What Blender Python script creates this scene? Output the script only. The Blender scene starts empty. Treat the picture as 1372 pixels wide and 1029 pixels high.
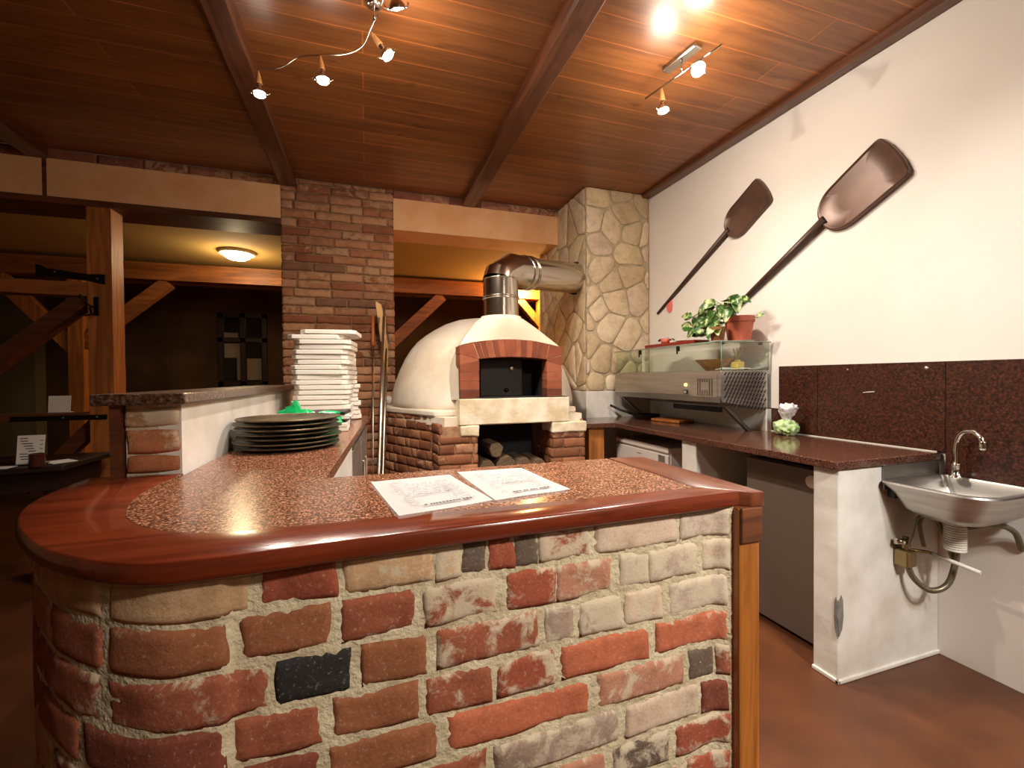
import bpy, bmesh, math, random
from mathutils import Vector, Matrix, noise, Euler
C = bpy.context.scene.collection
PI = math.pi
def V(*a): return Vector(a)
def c(r, g, b):
    f = lambda v: (v/255/12.92) if v/255 <= .04045 else ((v/255+.055)/1.055)**2.4
    return (f(r), f(g), f(b), 1)
# ------------------------------------------------------------------ materials
def newmat(name):
    m = bpy.data.materials.new(name); m.use_nodes = True
    nt = m.node_tree; nt.nodes.clear()
    o = nt.nodes.new('ShaderNodeOutputMaterial'); p = nt.nodes.new('ShaderNodeBsdfPrincipled')
    nt.links.new(p.outputs[0], o.inputs[0])
    return m, nt, p
def N(nt, t, **k):
    n = nt.nodes.new(t)
    for a, v in k.items():
        if a in n.inputs.keys(): n.inputs[a].default_value = v
        else: setattr(n, a, v)
    return n
def coord(nt, scale=(1,1,1), rot=(0,0,0)):
    t = N(nt, 'ShaderNodeTexCoord'); mp = N(nt, 'ShaderNodeMapping')
    mp.inputs['Scale'].default_value = scale; mp.inputs['Rotation'].default_value = rot
    nt.links.new(t.outputs['Object'], mp.inputs[0]); return mp.outputs[0]
def ramp(nt, fac, stops):
    r = N(nt, 'ShaderNodeValToRGB'); e = r.color_ramp.elements
    while len(e) < len(stops): e.new(.5)
    for i, (p, col) in enumerate(stops): e[i].position = p; e[i].color = col
    nt.links.new(fac, r.inputs[0]); return r.outputs[0]
def bump(nt, p, h, strength=.3, dist=.01):
    b = N(nt, 'ShaderNodeBump'); b.inputs['Strength'].default_value = strength; b.inputs['Distance'].default_value = dist
    nt.links.new(h, b.inputs['Height']); nt.links.new(b.outputs[0], p.inputs['Normal'])
def mix(nt, fac, a, b, mode='MIX'):
    m = N(nt, 'ShaderNodeMix'); m.data_type = 'RGBA'; m.blend_type = mode
    for i, v in ((0, fac), (6, a), (7, b)):
        if hasattr(v, 'is_output'): nt.links.new(v, m.inputs[i])
        else: m.inputs[i].default_value = v
    return m.outputs[2]
def noisetex(nt, vec, scale, detail=4, rough=.55, dist=0):
    n = N(nt, 'ShaderNodeTexNoise'); n.inputs['Scale'].default_value = scale; n.inputs['Detail'].default_value = detail
    n.inputs['Roughness'].default_value = rough; n.inputs['Distortion'].default_value = dist
    nt.links.new(vec, n.inputs['Vector']); return n.outputs[0]
def plain(name, col, rough=.6, metal=0., var=.0, scale=8, bmp=0., bscale=60, spec=.5, col2=None, bdist=.004, stretch=(1,1,1), coat=0, lo=.35, hi=.65):
    m, nt, p = newmat(name)
    p.inputs['Roughness'].default_value = rough; p.inputs['Metallic'].default_value = metal
    p.inputs['Specular IOR Level'].default_value = spec; p.inputs['Coat Weight'].default_value = coat
    if var or bmp or col2:
        v = coord(nt, stretch)
        f = noisetex(nt, v, scale)
        c2 = col2 or tuple([x*(1-var) for x in col[:3]]+[1])
        nt.links.new(ramp(nt, f, [(lo, c2), (hi, col)]), p.inputs['Base Color'])
        if bmp: bump(nt, p, noisetex(nt, v, bscale), bmp, bdist)
    else: p.inputs['Base Color'].default_value = col
    return m
def woodmat(name, col, dark, rough=.45, scale=1., axis=0, coat=0, knots=True, bmp=.15):
    m, nt, p = newmat(name)
    s = [9*scale]*3; s[axis] = .7*scale
    v = coord(nt, s)
    f = noisetex(nt, v, 2.2, 6, .6, 1.2)
    col1 = ramp(nt, f, [(.3, dark), (.62, col)])
    v2 = coord(nt, [2.5*scale if i != axis else .8*scale for i in range(3)])
    f2 = noisetex(nt, v2, 1.3, 3)
    out = mix(nt, ramp(nt, f2, [(.35, (.55,)*3+(1,)), (.6, (1,)*3+(1,))]), dark, col1)
    nt.links.new(out, p.inputs['Base Color'])
    p.inputs['Roughness'].default_value = rough; p.inputs['Coat Weight'].default_value = coat; p.inputs['Coat Roughness'].default_value = .12
    bump(nt, p, f, bmp, .003)
    return m
def tinted(name, rough=.85, smearcol=c(200,185,160), bmp=.6, nscale=14, bdist=.004, bscale=70):
    # colour of each single brick or stone comes from the attribute 'tint'; alpha says how much mortar is smeared on it
    m, nt, p = newmat(name)
    a = N(nt, 'ShaderNodeAttribute'); a.attribute_name = 'tint'
    v = coord(nt)
    f = noisetex(nt, v, nscale, 6, .65)
    dk = mix(nt, 1., a.outputs['Color'], (.72, .69, .67, 1), 'MULTIPLY')
    base = mix(nt, ramp(nt, f, [(.32, (0,0,0,1)), (.55, (1,1,1,1))]), dk, a.outputs['Color'])
    f2 = noisetex(nt, v, nscale*1.3, 8, .7, .4)
    add = N(nt, 'ShaderNodeMath', operation='ADD'); nt.links.new(f2, add.inputs[0]); nt.links.new(a.outputs['Alpha'], add.inputs[1])
    grit = noisetex(nt, v, nscale*11, 5, .75)
    base = mix(nt, ramp(nt, grit, [(.3, (.55,.55,.55,1)), (.5, (0,0,0,1))]), base, mix(nt, 1., base, (.62,.58,.55,1), 'MULTIPLY'))
    base = mix(nt, ramp(nt, grit, [(.58, (0,0,0,1)), (.72, (.5,.5,.5,1))]), base, smearcol)
    sm = ramp(nt, add.outputs[0], [(.90, (0,0,0,1)), (1.12, (.85,.85,.85,1))])
    nt.links.new(mix(nt, sm, base, smearcol), p.inputs['Base Color'])
    p.inputs['Roughness'].default_value = rough; p.inputs['Specular IOR Level'].default_value = .25
    bump(nt, p, noisetex(nt, v, bscale, 8, .7), bmp, bdist)
    return m
def granite(name, cols, scale, rough, warp=.3, coat=0, stretch=(1,1,1)):
    m, nt, p = newmat(name)
    v = coord(nt, stretch)
    f = noisetex(nt, v, scale, 5, .7, warp)
    f2 = N(nt, 'ShaderNodeTexVoronoi'); f2.inputs['Scale'].default_value = scale*1.1; nt.links.new(v, f2.inputs['Vector'])
    mm = N(nt, 'ShaderNodeMath', operation='MULTIPLY_ADD'); nt.links.new(f2.outputs['Distance'], mm.inputs[0]); mm.inputs[1].default_value = -.35; nt.links.new(f, mm.inputs[2])
    nt.links.new(ramp(nt, mm.outputs[0], cols), p.inputs['Base Color'])
    p.inputs['Roughness'].default_value = rough; p.inputs['Coat Weight'].default_value = coat
    return m
def emit(name, col, s):
    m = bpy.data.materials.new(name); m.use_nodes = True; nt = m.node_tree; nt.nodes.clear()
    o = nt.nodes.new('ShaderNodeOutputMaterial'); e = N(nt, 'ShaderNodeEmission', Strength=s); e.inputs[0].default_value = col
    nt.links.new(e.outputs[0], o.inputs[0]); return m
def glassmat(name, tint, refl=.9):
    m = bpy.data.materials.new(name); m.use_nodes = True; nt = m.node_tree; nt.nodes.clear()
    o = nt.nodes.new('ShaderNodeOutputMaterial'); t = N(nt, 'ShaderNodeBsdfTransparent'); g = N(nt, 'ShaderNodeBsdfGlossy')
    t.inputs[0].default_value = tint; g.inputs['Roughness'].default_value = .03; g.inputs[0].default_value = (refl,)*3+(1,)
    lw = N(nt, 'ShaderNodeLayerWeight'); pw = N(nt, 'ShaderNodeMath', operation='POWER'); nt.links.new(lw.outputs['Facing'], pw.inputs[0]); pw.inputs[1].default_value = 4
    fr = N(nt, 'ShaderNodeMath', operation='MULTIPLY_ADD'); nt.links.new(pw.outputs[0], fr.inputs[0]); fr.inputs[1].default_value = .6; fr.inputs[2].default_value = .03
    mx = N(nt, 'ShaderNodeMixShader'); nt.links.new(fr.outputs[0], mx.inputs[0]); nt.links.new(t.outputs[0], mx.inputs[1]); nt.links.new(g.outputs[0], mx.inputs[2])
    nt.links.new(mx.outputs[0], o.inputs[0]); return m

M = {}
M['white_wall'] = plain('white_wall', c(236,228,218), .8, var=.05, scale=2, bmp=.12, bscale=45, bdist=.002)
M['plaster'] = plain('pier_plaster', c(228,224,216), .8, scale=5, col2=c(205,198,186), bmp=.3, bscale=25, bdist=.004)
M['oven_plaster'] = plain('oven_plaster', c(232,222,206), .75, scale=3.2, col2=c(210,192,168), bmp=.35, bscale=14, bdist=.008)
M['slab_plaster'] = plain('slab_plaster', c(236,224,200), .8, scale=9, col2=c(206,186,150), bmp=.5, bscale=30, bdist=.006)
M['cream'] = plain('cream_plaster', c(246,194,144), .85, scale=4, col2=c(236,174,120), bmp=.1)
M['far_wall'] = plain('far_wall', c(92,66,42), .9, scale=1.5, col2=c(58,40,26))
M['far_grey'] = plain('far_grey', c(120,112,88), .9, var=.1, scale=2)
M['far_ceiling'] = plain('far_ceiling', c(205,165,95), .85, var=.08, scale=2)
M['back_wall'] = plain('room_plaster', c(190,165,135), .85, var=.1, scale=2)
M['beam'] = woodmat('beam_wood', c(112,66,40), c(66,34,20), .4, 1., 1, .3)
M['timber'] = woodmat('timber', c(200,124,58), c(128,70,28), .55, 1., 2)
M['timber_x'] = woodmat('timber_along', c(176,106,52), c(110,60,26), .55, 1., 0)
M['timber_dark'] = woodmat('timber_dark', c(120,66,34), c(66,34,16), .55, 1., 0)
M['rim'] = woodmat('rim_wood', c(122,50,26), c(78,28,13), .2, 1.2, 0, .35, bmp=.08)
M['rim_side'] = woodmat('rim_side_wood', c(122,66,42), c(84,40,24), .3, 1.2, 1, .2, bmp=.08)
M['post'] = woodmat('bar_post_wood', c(196,124,52), c(128,70,26), .4, 1., 2, .2)
M['furniture'] = woodmat('dark_table_wood', c(52,28,18), c(28,14,8), .5, 1., 0)
M['brick'] = tinted('old_brick')
M['brick_small'] = tinted('pier_brick', smearcol=c(190,150,115))
M['arch_brick'] = tinted('arch_brick', .7, c(150,90,60), .3)
M['stone'] = tinted('field_stone', .8, c(200,180,145), .5, 9, .006, 35)
M['mortar'] = plain('mortar', c(208,194,164), .95, scale=20, col2=c(176,160,130), bmp=.9, bscale=90, bdist=.006)
M['mortar_dark'] = plain('mortar_dark', c(176,136,102), .95, scale=20, col2=c(138,102,74), bmp=.8, bscale=80, bdist=.006)
M['joint'] = plain('stone_joint', c(196,180,150), .9, scale=12, col2=c(164,146,116), bmp=.6, bscale=50, bdist=.005)
M['white_joint'] = plain('white_joint', c(222,180,150), .9)
M['granite_bar'] = granite('granite_salmon', [(.20, c(52,28,20)), (.33, c(120,72,50)), (.45, c(186,132,102)), (.60, c(222,184,156))], 190, .22, .3)
M['granite_dark'] = granite('granite_brown', [(.18, c(40,24,18)), (.34, c(88,54,42)), (.5, c(122,82,66)), (.68, c(164,126,106))], 170, .12)
M['granite_splash'] = granite('granite_splash', [(.18, c(28,12,8)), (.34, c(64,32,20)), (.5, c(88,46,30)), (.7, c(120,74,52))], 90, .3)
M['granite_ledge'] = granite('granite_ledge', [(.2, c(50,34,26)), (.4, c(98,72,56)), (.65, c(150,120,98))], 90, .25)
M['steel'] = plain('brushed_steel', c(204,200,194), .38, 1., scale=3, col2=c(182,178,172), stretch=(1,1,12))
M['steel_dull'] = plain('dull_steel', c(150,146,140), .45, 1., var=.2, scale=4)
M['chrome'] = plain('chrome', c(215,208,198), .13, 1.)
M['flue'] = plain('flue_steel', c(206,196,182), .17, 1., bmp=.05, bscale=8, bdist=.01)
M['iron'] = plain('black_iron', c(26,22,18), .5, .6)
M['pan'] = plain('blackened_steel', c(118,102,80), .4, .7, scale=14, col2=c(76,64,50))
M['black'] = plain('black_plastic', c(20,19,18), .4)
M['soot'] = plain('soot', c(30,26,24), .9, var=.3, scale=6)
M['door_steel'] = plain('sooty_door', c(54,48,44), .5, .4, var=.3, scale=5)
M['paper'] = plain('paper', c(252,252,252), .6)
M['ink'] = plain('ink', c(128,128,150), .7)
M['ink_dark'] = plain('ink_dark', c(70,60,70), .7)
M['card'] = plain('white_card', c(246,240,230), .7, var=.03)
M['green_bag'] = plain('green_film', c(20,176,100), .25)
M['clear_bag'] = plain('clear_film', c(222,216,214), .2)
M['greens'] = plain('lettuce', c(120,170,70), .5, scale=30, col2=c(210,222,180))
M['terracotta'] = plain('terracotta', c(190,98,70), .55, var=.08)
M['terracotta_dark'] = plain('terracotta_dark', c(140,84,46), .6, var=.2, scale=20)
M['soil'] = plain('soil', c(60,40,28), .95)
M['leaf'] = plain('variegated_leaf', c(208,214,150), .35, scale=30, col2=c(48,88,34), lo=.48, hi=.66)
M['leaf_dark'] = plain('dark_leaf', c(70,78,56), .5, var=.4, scale=30)
M['stem'] = plain('green_stem', c(120,140,70), .5)
M['red_tray'] = plain('red_tray', c(128,40,26), .4)
M['bowl'] = woodmat('bowl_wood', c(206,146,84), c(168,104,52), .4, 2.)
M['oil'] = plain('yellow_oil', c(232,200,96), .2)
M['reed'] = plain('reed', c(222,196,150), .7)
M['cloth'] = plain('white_cloth', c(236,232,226), .9, var=.05, bmp=.2)
M['glass'] = glassmat('pane_glass', c(248,251,247))
M['glass_edge'] = plain('glass_edge', c(120,150,132), .15)
M['appliance'] = plain('white_enamel', c(230,222,216), .35)
M['label'] = plain('grey_label', c(150,140,128), .5)
M['panel_grey'] = plain('grey_door', c(112,98,88), .5, var=.1, scale=3)
M['peel'] = plain('dark_peel', c(112,84,68), .38, .25, scale=4, col2=c(86,62,50))
M['peel_edge'] = plain('peel_handle', c(70,48,38), .45, .2)
M['pink'] = plain('pink_plastic', c(238,120,116), .35)
M['white_plastic'] = plain('white_plastic', c(222,218,206), .4)
M['hose'] = plain('braided_hose', c(130,120,100), .4, .7, var=.3, scale=120)
M['blade'] = plain('dull_blade', c(128,120,112), .55, .5, var=.2, scale=6)
M['brass'] = plain('dull_brass', c(150,130,92), .35, .9)
M['aluminium'] = plain('aluminium', c(205,196,180), .35, 1.)
M['wood_handle'] = woodmat('handle_wood', c(214,120,56), c(170,84,34), .45, 3., 2)
M['stem_wood'] = woodmat('lamp_wood', c(226,168,104), c(190,124,66), .45, 4., 2)
M['bulb'] = emit('bulb', (1,.93,.8,1), 40)
M['bulb_bright'] = emit('bulb_bright', (1,.95,.88,1), 260)
M['lamp_glass'] = emit('lamp_glass', (1,.86,.55,1), 22)
M['indicator'] = emit('indicator', (1,.5,.15,1), 3)
M['candle'] = plain('brown_jar', c(84,44,26), .3)
M['window_glass'] = plain('night_glass', c(34,32,32), .12)
M['curtain'] = plain('pale_curtain', c(150,136,120), .9, var=.2, scale=10)
M['log'] = woodmat('log', c(120,96,70), c(70,52,36), .9, 2., 1)
M['chip'] = plain('bare_cement', c(130,126,118), .95, var=.3, scale=30)
# floor: red-brown mottled tiles
m, nt, p = newmat('floor_tiles'); v = coord(nt)
f = noisetex(nt, v, 3, 6, .6)
nt.links.new(ramp(nt, f, [(.3, c(74,40,22)), (.7, c(102,58,32))]), p.inputs['Base Color'])
p.inputs['Roughness'].default_value = .42; bump(nt, p, noisetex(nt, v, 40), .1, .003); M['floor'] = m
# ceiling: lacquered tongue-and-groove boards running across the room
m, nt, p = newmat('ceiling_boards'); v = coord(nt)
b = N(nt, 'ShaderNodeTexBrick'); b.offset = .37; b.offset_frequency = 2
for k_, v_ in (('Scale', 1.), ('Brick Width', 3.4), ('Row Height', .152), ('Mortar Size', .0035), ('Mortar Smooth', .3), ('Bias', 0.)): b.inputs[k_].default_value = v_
b.inputs['Color1'].default_value = (.75,.75,.75,1); b.inputs['Color2'].default_value = (1,1,1,1); b.inputs['Mortar'].default_value = (1.7,1.5,1.3,1)  # pale grooves: light caught by the board edges, painted into the colour
nt.links.new(v, b.inputs['Vector'])
f = noisetex(nt, coord(nt, (.6, 9, 9)), 2.2, 6, .6, 1.)
wc = ramp(nt, f, [(.3, c(116,66,30)), (.65, c(156,94,46))])
f3 = noisetex(nt, coord(nt, (3, 9, 9)), 1.6, 2)
wc = mix(nt, ramp(nt, f3, [(.66, (0,0,0,1)), (.74, (.6,.6,.6,1))]), wc, c(84,42,22))
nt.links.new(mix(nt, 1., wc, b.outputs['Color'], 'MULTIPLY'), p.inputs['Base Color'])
p.inputs['Roughness'].default_value = .38; p.inputs['Coat Weight'].default_value = .22; p.inputs['Coat Roughness'].default_value = .25
inv = N(nt, 'ShaderNodeMath', operation='SUBTRACT'); inv.inputs[0].default_value = 1; nt.links.new(b.outputs['Fac'], inv.inputs[1])
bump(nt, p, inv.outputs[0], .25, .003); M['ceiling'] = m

# ------------------------------------------------------------------ mesh helpers
def BM(): return bmesh.new()
def xform(bm, vs, mat):
    for v in vs: v.co = mat @ v.co
def box(bm, x0, x1, y0, y1, z0, z1, bev=0, seg=2, mat=None):
    vs = [bm.verts.new(p) for p in ((x0,y0,z0),(x1,y0,z0),(x1,y1,z0),(x0,y1,z0),(x0,y0,z1),(x1,y0,z1),(x1,y1,z1),(x0,y1,z1))]
    fs = [bm.faces.new([vs[i] for i in q]) for q in ((3,2,1,0),(4,5,6,7),(0,1,5,4),(1,2,6,5),(2,3,7,6),(3,0,4,7))]
    if bev:
        es = set(e for f in fs for e in f.edges)
        r = bmesh.ops.bevel(bm, geom=list(es), offset=bev, segments=seg, profile=.5, affect='EDGES')
        vs = list(set(v for f in r['faces'] for v in f.verts) | set(v for v in vs if v.is_valid))
    if mat is not None: xform(bm, vs, mat)
    return vs
def prism(bm, poly, z0, z1, bev=0, seg=2, mat=None, axis='z'):
    # polygon in XY (or XZ for axis y: extruded along y; YZ for axis x)
    def P(u, w, h):
        return {'z': (u, w, h), 'y': (u, h, w), 'x': (h, u, w)}[axis]
    lo = [bm.verts.new(P(u, w, z0)) for u, w in poly]; hi = [bm.verts.new(P(u, w, z1)) for u, w in poly]
    n = len(poly); fs = [bm.faces.new(lo), bm.faces.new(hi)]
    for i in range(n): fs.append(bm.faces.new((lo[i], lo[(i+1)%n], hi[(i+1)%n], hi[i])))
    bmesh.ops.recalc_face_normals(bm, faces=fs)
    vs = lo+hi
    if bev:
        es = [e for e in set(e for f in fs for e in f.edges) if len(e.link_faces) == 2]
        if seg > 0:
            big = [e for e in es if e.calc_face_angle(0) > .6]
            r = bmesh.ops.bevel(bm, geom=big, offset=bev, segments=seg, profile=.5, affect='EDGES')
            vs = list(set(v for f in r['faces'] for v in f.verts) | set(v for v in vs if v.is_valid))
    if mat is not None: xform(bm, vs, mat)
    return vs
def tube(bm, pts, r, n=10, cap=True):
    pts = [Vector(p) for p in pts]; rs = r if isinstance(r, (list, tuple)) else [r]*len(pts)
    t0 = (pts[1]-pts[0]).normalized(); up = Vector((0,0,1)) if abs(t0.z) < .9 else Vector((1,0,0))
    a = t0.cross(up).normalized(); rings = []
    for i, p in enumerate(pts):
        if i == 0: t = pts[1]-p
        elif i == len(pts)-1: t = p-pts[i-1]
        else: t = (pts[i+1]-p).normalized()+(p-pts[i-1]).normalized()
        t.normalize(); a = (a-t*a.dot(t)).normalized(); b = t.cross(a)
        rings.append([bm.verts.new(p+rs[i]*(math.cos(k*2*PI/n)*a+math.sin(k*2*PI/n)*b)) for k in range(n)])
    for i in range(len(rings)-1):
        for k in range(n):
            f = bm.faces.new((rings[i][k], rings[i][(k+1)%n], rings[i+1][(k+1)%n], rings[i+1][k])); f.smooth = True
    if cap: bm.faces.new(rings[0][::-1]); bm.faces.new(rings[-1])
    return [v for q in rings for v in q]
def lathe(bm, prof, n=32, mat=None, smooth=True):
    rings = []; vs = []
    for r, z in prof:
        if r < 1e-6: v = bm.verts.new((0,0,z)); rings.append([v]); vs.append(v)
        else:
            q = [bm.verts.new((r*math.cos(k*2*PI/n), r*math.sin(k*2*PI/n), z)) for k in range(n)]; rings.append(q); vs += q
    for i in range(len(rings)-1):
        A, B = rings[i], rings[i+1]
        for k in range(n):
            k2 = (k+1)%n
            if len(A) == 1 and len(B) == 1: continue
            if len(A) == 1: q = (A[0], B[k2], B[k])
            elif len(B) == 1: q = (A[k], A[k2], B[0])
            else: q = (A[k], A[k2], B[k2], B[k])
            f = bm.faces.new(q); f.smooth = smooth
    if mat is not None: xform(bm, vs, mat)
    return vs
def T(x, y, z): return Matrix.Translation((x, y, z))
def RX(a): return Matrix.Rotation(a, 4, 'X')
def RY(a): return Matrix.Rotation(a, 4, 'Y')
def RZ(a): return Matrix.Rotation(a, 4, 'Z')
def catmull(pts, k=8):
    pts = [Vector(p) for p in pts]; out = []
    for i in range(len(pts)-1):
        p0 = pts[max(i-1,0)]; p1 = pts[i]; p2 = pts[i+1]; p3 = pts[min(i+2,len(pts)-1)]
        for j in range(k):
            t = j/k
            out.append(.5*((2*p1)+(p2-p0)*t+(2*p0-5*p1+4*p2-p3)*t*t+(-p0+3*p1-3*p2+p3)*t**3))
    out.append(pts[-1]); return out
def obj(name, bm, mat, parent=None, smooth=False, label=None, auto=None):
    if bm is not None:
        bmesh.ops.recalc_face_normals(bm, faces=bm.faces[:]) if auto is None else None
        me = bpy.data.meshes.new(name); bm.to_mesh(me); bm.free()
        if smooth:
            for p in me.polygons: p.use_smooth = True
    me.materials.append(M[mat] if isinstance(mat, str) else mat)
    o = bpy.data.objects.new(name, me); C.objects.link(o)
    if parent: o.parent = parent
    if label: o['label'] = label
    return o
def smoothang(o, ang=40):
    me = o.data
    for p in me.polygons: p.use_smooth = True
    try: me.set_sharp_from_angle(angle=math.radians(ang))
    except Exception: pass
    return o
def tag(o, label, cat, group=None):
    o['label'] = label; o['category'] = cat; o['kind'] = 'thing'
    if group: o['group'] = group
    return o
ROOTS = []
def thing(name, label, cat, group=None):
    o = bpy.data.objects.new(name, None); o.empty_display_size = .05; C.objects.link(o); ROOTS.append(o)
    return tag(o, label, cat, group)
def solo(name, bm, mat, label, cat, group=None, smooth=None):
    o = obj(name, bm, mat); ROOTS.append(o)
    if smooth: smoothang(o, smooth)
    return tag(o, label, cat, group)
def struct(name, bm, mat, parent=None):
    o = obj(name, bm, mat, parent)
    if not parent: o['kind'] = 'structure'
    return o
def kids(o): return [x for x in C.objects if x.parent == o]
KIDS = {}
def fin(root, at=None):
    # put the origin of a thing at the middle of its base (its meshes were modelled in world coordinates)
    ms = ([root] if root.type == 'MESH' else [])
    st = [root]
    allk = {}
    for x in C.objects:
        if x.parent: allk.setdefault(x.parent.name, []).append(x)
    while st:
        q = st.pop()
        for k in allk.get(q.name, []):
            st.append(k)
            if k.type == 'MESH': ms.append(k)
    co = [v.co for o in ms for v in o.data.vertices]
    if at is None:
        at = Vector(((min(p.x for p in co)+max(p.x for p in co))/2, (min(p.y for p in co)+max(p.y for p in co))/2, min(p.z for p in co)))
    at = Vector(at)
    for me in set(o.data for o in ms): me.transform(Matrix.Translation(-at))
    root.location = at
    if root in ROOTS: ROOTS.remove(root)
def dup(root, label, loc, rot=(0,0,0), group=None):
    r = root.copy(); C.objects.link(r); r['label'] = label; r.location = loc; r.rotation_euler = rot
    if group: r['group'] = group
    for ch in [x for x in C.objects if x.parent == root]:
        d = ch.copy(); C.objects.link(d); d.parent = r
        for g in [x for x in C.objects if x.parent == ch]:
            e = g.copy(); C.objects.link(e); e.parent = d
    return r
ORD = ['top','second','third','fourth','fifth','sixth','seventh','eighth','ninth','tenth','eleventh','twelfth','thirteenth','fourteenth','fifteenth','sixteenth','seventeenth','eighteenth','nineteenth','twentieth']
def nz(x, y, z, s): return noise.noise(Vector((x, y, z))*s)

# ------------------------------------------------------------------ bricks
def brickwork(bm, F, rows, depth=.03, edge=.008, rough=.003, wob=.004, du=.025, seed=0, haze=0):
    """rows: (t0, t1, [(s0, s1, colour, smear)]); F(s, t, n) gives the point of the wall"""
    L = bm.verts.layers.float_color.get('tint') or bm.verts.layers.float_color.new('tint')
    for ri, (t0, t1, bs) in enumerate(rows):
        for bi, (s0, s1, col, sm) in enumerate(bs):
            nu = max(3, int((s1-s0)/du)+1); nv = max(3, int((t1-t0)/du)+1); off = seed*7.3+ri*3.1+bi*1.7
            us = [0, .06]+[.06+.88*i/(nu-1) for i in range(1, nu-1)]+[.94, 1]; vs_ = [0, .14]+[.14+.72*i/(nv-1) for i in range(1, nv-1)]+[.86, 1]
            g = []
            for a in us:
                col_v = []
                for b in vs_:
                    s = s0+(s1-s0)*a; t = t0+(t1-t0)*b
                    d = min(a*(s1-s0), (1-a)*(s1-s0), b*(t1-t0), (1-b)*(t1-t0))
                    e = max(0, 1-d/edge); n = -edge*.8*e*e + rough*noise.noise(Vector((s*14, t*14, off)))*1.5
                    s += wob*noise.noise(Vector((s*9, t*22, off+9))); t += wob*noise.noise(Vector((s*12, t*9, off+21)))
                    v = bm.verts.new(F(s, t, n)); v[L] = (*col[:3], sm+(haze*max(0, 1-d/.016) if haze else 0)); col_v.append(v)
                g.append(col_v)
            for i in range(len(us)-1):
                for j in range(len(vs_)-1):
                    f = bm.faces.new((g[i][j], g[i+1][j], g[i+1][j+1], g[i][j+1])); f.smooth = True
            ring = [g[i][0] for i in range(len(us))]+[g[-1][j] for j in range(1, len(vs_))]+[g[i][-1] for i in range(len(us)-2, -1, -1)]+[g[0][j] for j in range(len(vs_)-2, 0, -1)]
            par = [(us[i], 0) for i in range(len(us))]+[(1, vs_[j]) for j in range(1, len(vs_))]+[(us[i], 1) for i in range(len(us)-2, -1, -1)]+[(0, vs_[j]) for j in range(len(vs_)-2, 0, -1)]
            back = []
            for (a, b) in par:
                v = bm.verts.new(F(s0+(s1-s0)*a, t0+(t1-t0)*b, -depth)); v[L] = (*col[:3], sm); back.append(v)
            for i in range(len(ring)):
                bm.faces.new((ring[i], back[i], back[(i+1)%len(ring)], ring[(i+1)%len(ring)]))
def genrows(s0, s1, t0, t1, course, blen, joint, pal, seed, sm=(0.2,.5)):
    rnd = random.Random(seed); rows = []; t = t0; k = 0
    while t < t1-.01:
        te = min(t+course-joint, t1); bs = []; s = s0-(blen/2 if k % 2 else 0)-rnd.uniform(0, .05)
        while s < s1-.01:
            l = blen*rnd.uniform(.88, 1.08)
            if rnd.random() < .12: l = blen*.5
            a, b = max(s, s0), min(s+l-joint, s1)
            if b-a > .03: bs.append((a, b, rnd.choice(pal), rnd.uniform(*sm)))
            s += l
        rows.append((t, te, bs)); t += course; k += 1
    return rows
def sheet(bm, F, s0, s1, t0, t1, n, ds=.02, dt=.02, amp=.003, seed=0):
    ns = max(1, int((s1-s0)/ds)); ntt = max(1, int((t1-t0)/dt)); g = []
    for i in range(ns+1):
        g.append([bm.verts.new(F(s0+(s1-s0)*i/ns, t0+(t1-t0)*j/ntt, n+amp*noise.noise(Vector((i*.8, j*.8, seed))))) for j in range(ntt+1)])
    for i in range(ns):
        for j in range(ntt):
            f = bm.faces.new((g[i][j], g[i+1][j], g[i+1][j+1], g[i][j+1])); f.smooth = True
PAL_PIER = [c(176,116,80), c(160,100,68), c(186,130,92), c(170,118,86), c(150,92,62), c(198,146,108), c(140,100,76)]
PAL_BAR = [c(160,82,56), c(176,96,66), c(140,84,66), c(184,136,112), c(150,70,46), c(186,152,130)]

# ================================================================== SETTING
zc = 2.99
b = BM(); box(b, -5.2, 3.2, -3.6, 7.7, -.1, 0); struct('floor', b, 'floor')
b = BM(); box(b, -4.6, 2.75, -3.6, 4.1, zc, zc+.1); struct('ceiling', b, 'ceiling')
b = BM(); box(b, -5.2, 3.2, 4.45, 7.7, 2.66, 2.76); o = struct('ceiling_far', b, 'far_ceiling')
b = BM(); box(b, 2.52, 2.75, -3.6, 4.6, 0, zc); struct('wall_right', b, 'white_wall')
b = BM(); box(b, -4.8, 2.75, -3.8, -3.6, 0, zc); struct('wall_front', b, 'back_wall')
b = BM(); box(b, -4.8, -4.6, -3.6, 4.1, 0, zc); struct('wall_left', b, 'back_wall')
b = BM(); box(b, -5.4, 3.3, 7.5, 7.7, 0, 2.7); struct('wall_far', b, 'far_wall')
b = BM(); box(b, -5.4, -5.2, 4.1, 7.7, 0, 2.7); struct('wall_far_left', b, 'far_grey')
b = BM(); box(b, 3.1, 3.3, 4.6, 7.7, 0, 2.7); struct('wall_far_right', b, 'far_ceiling')
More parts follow.
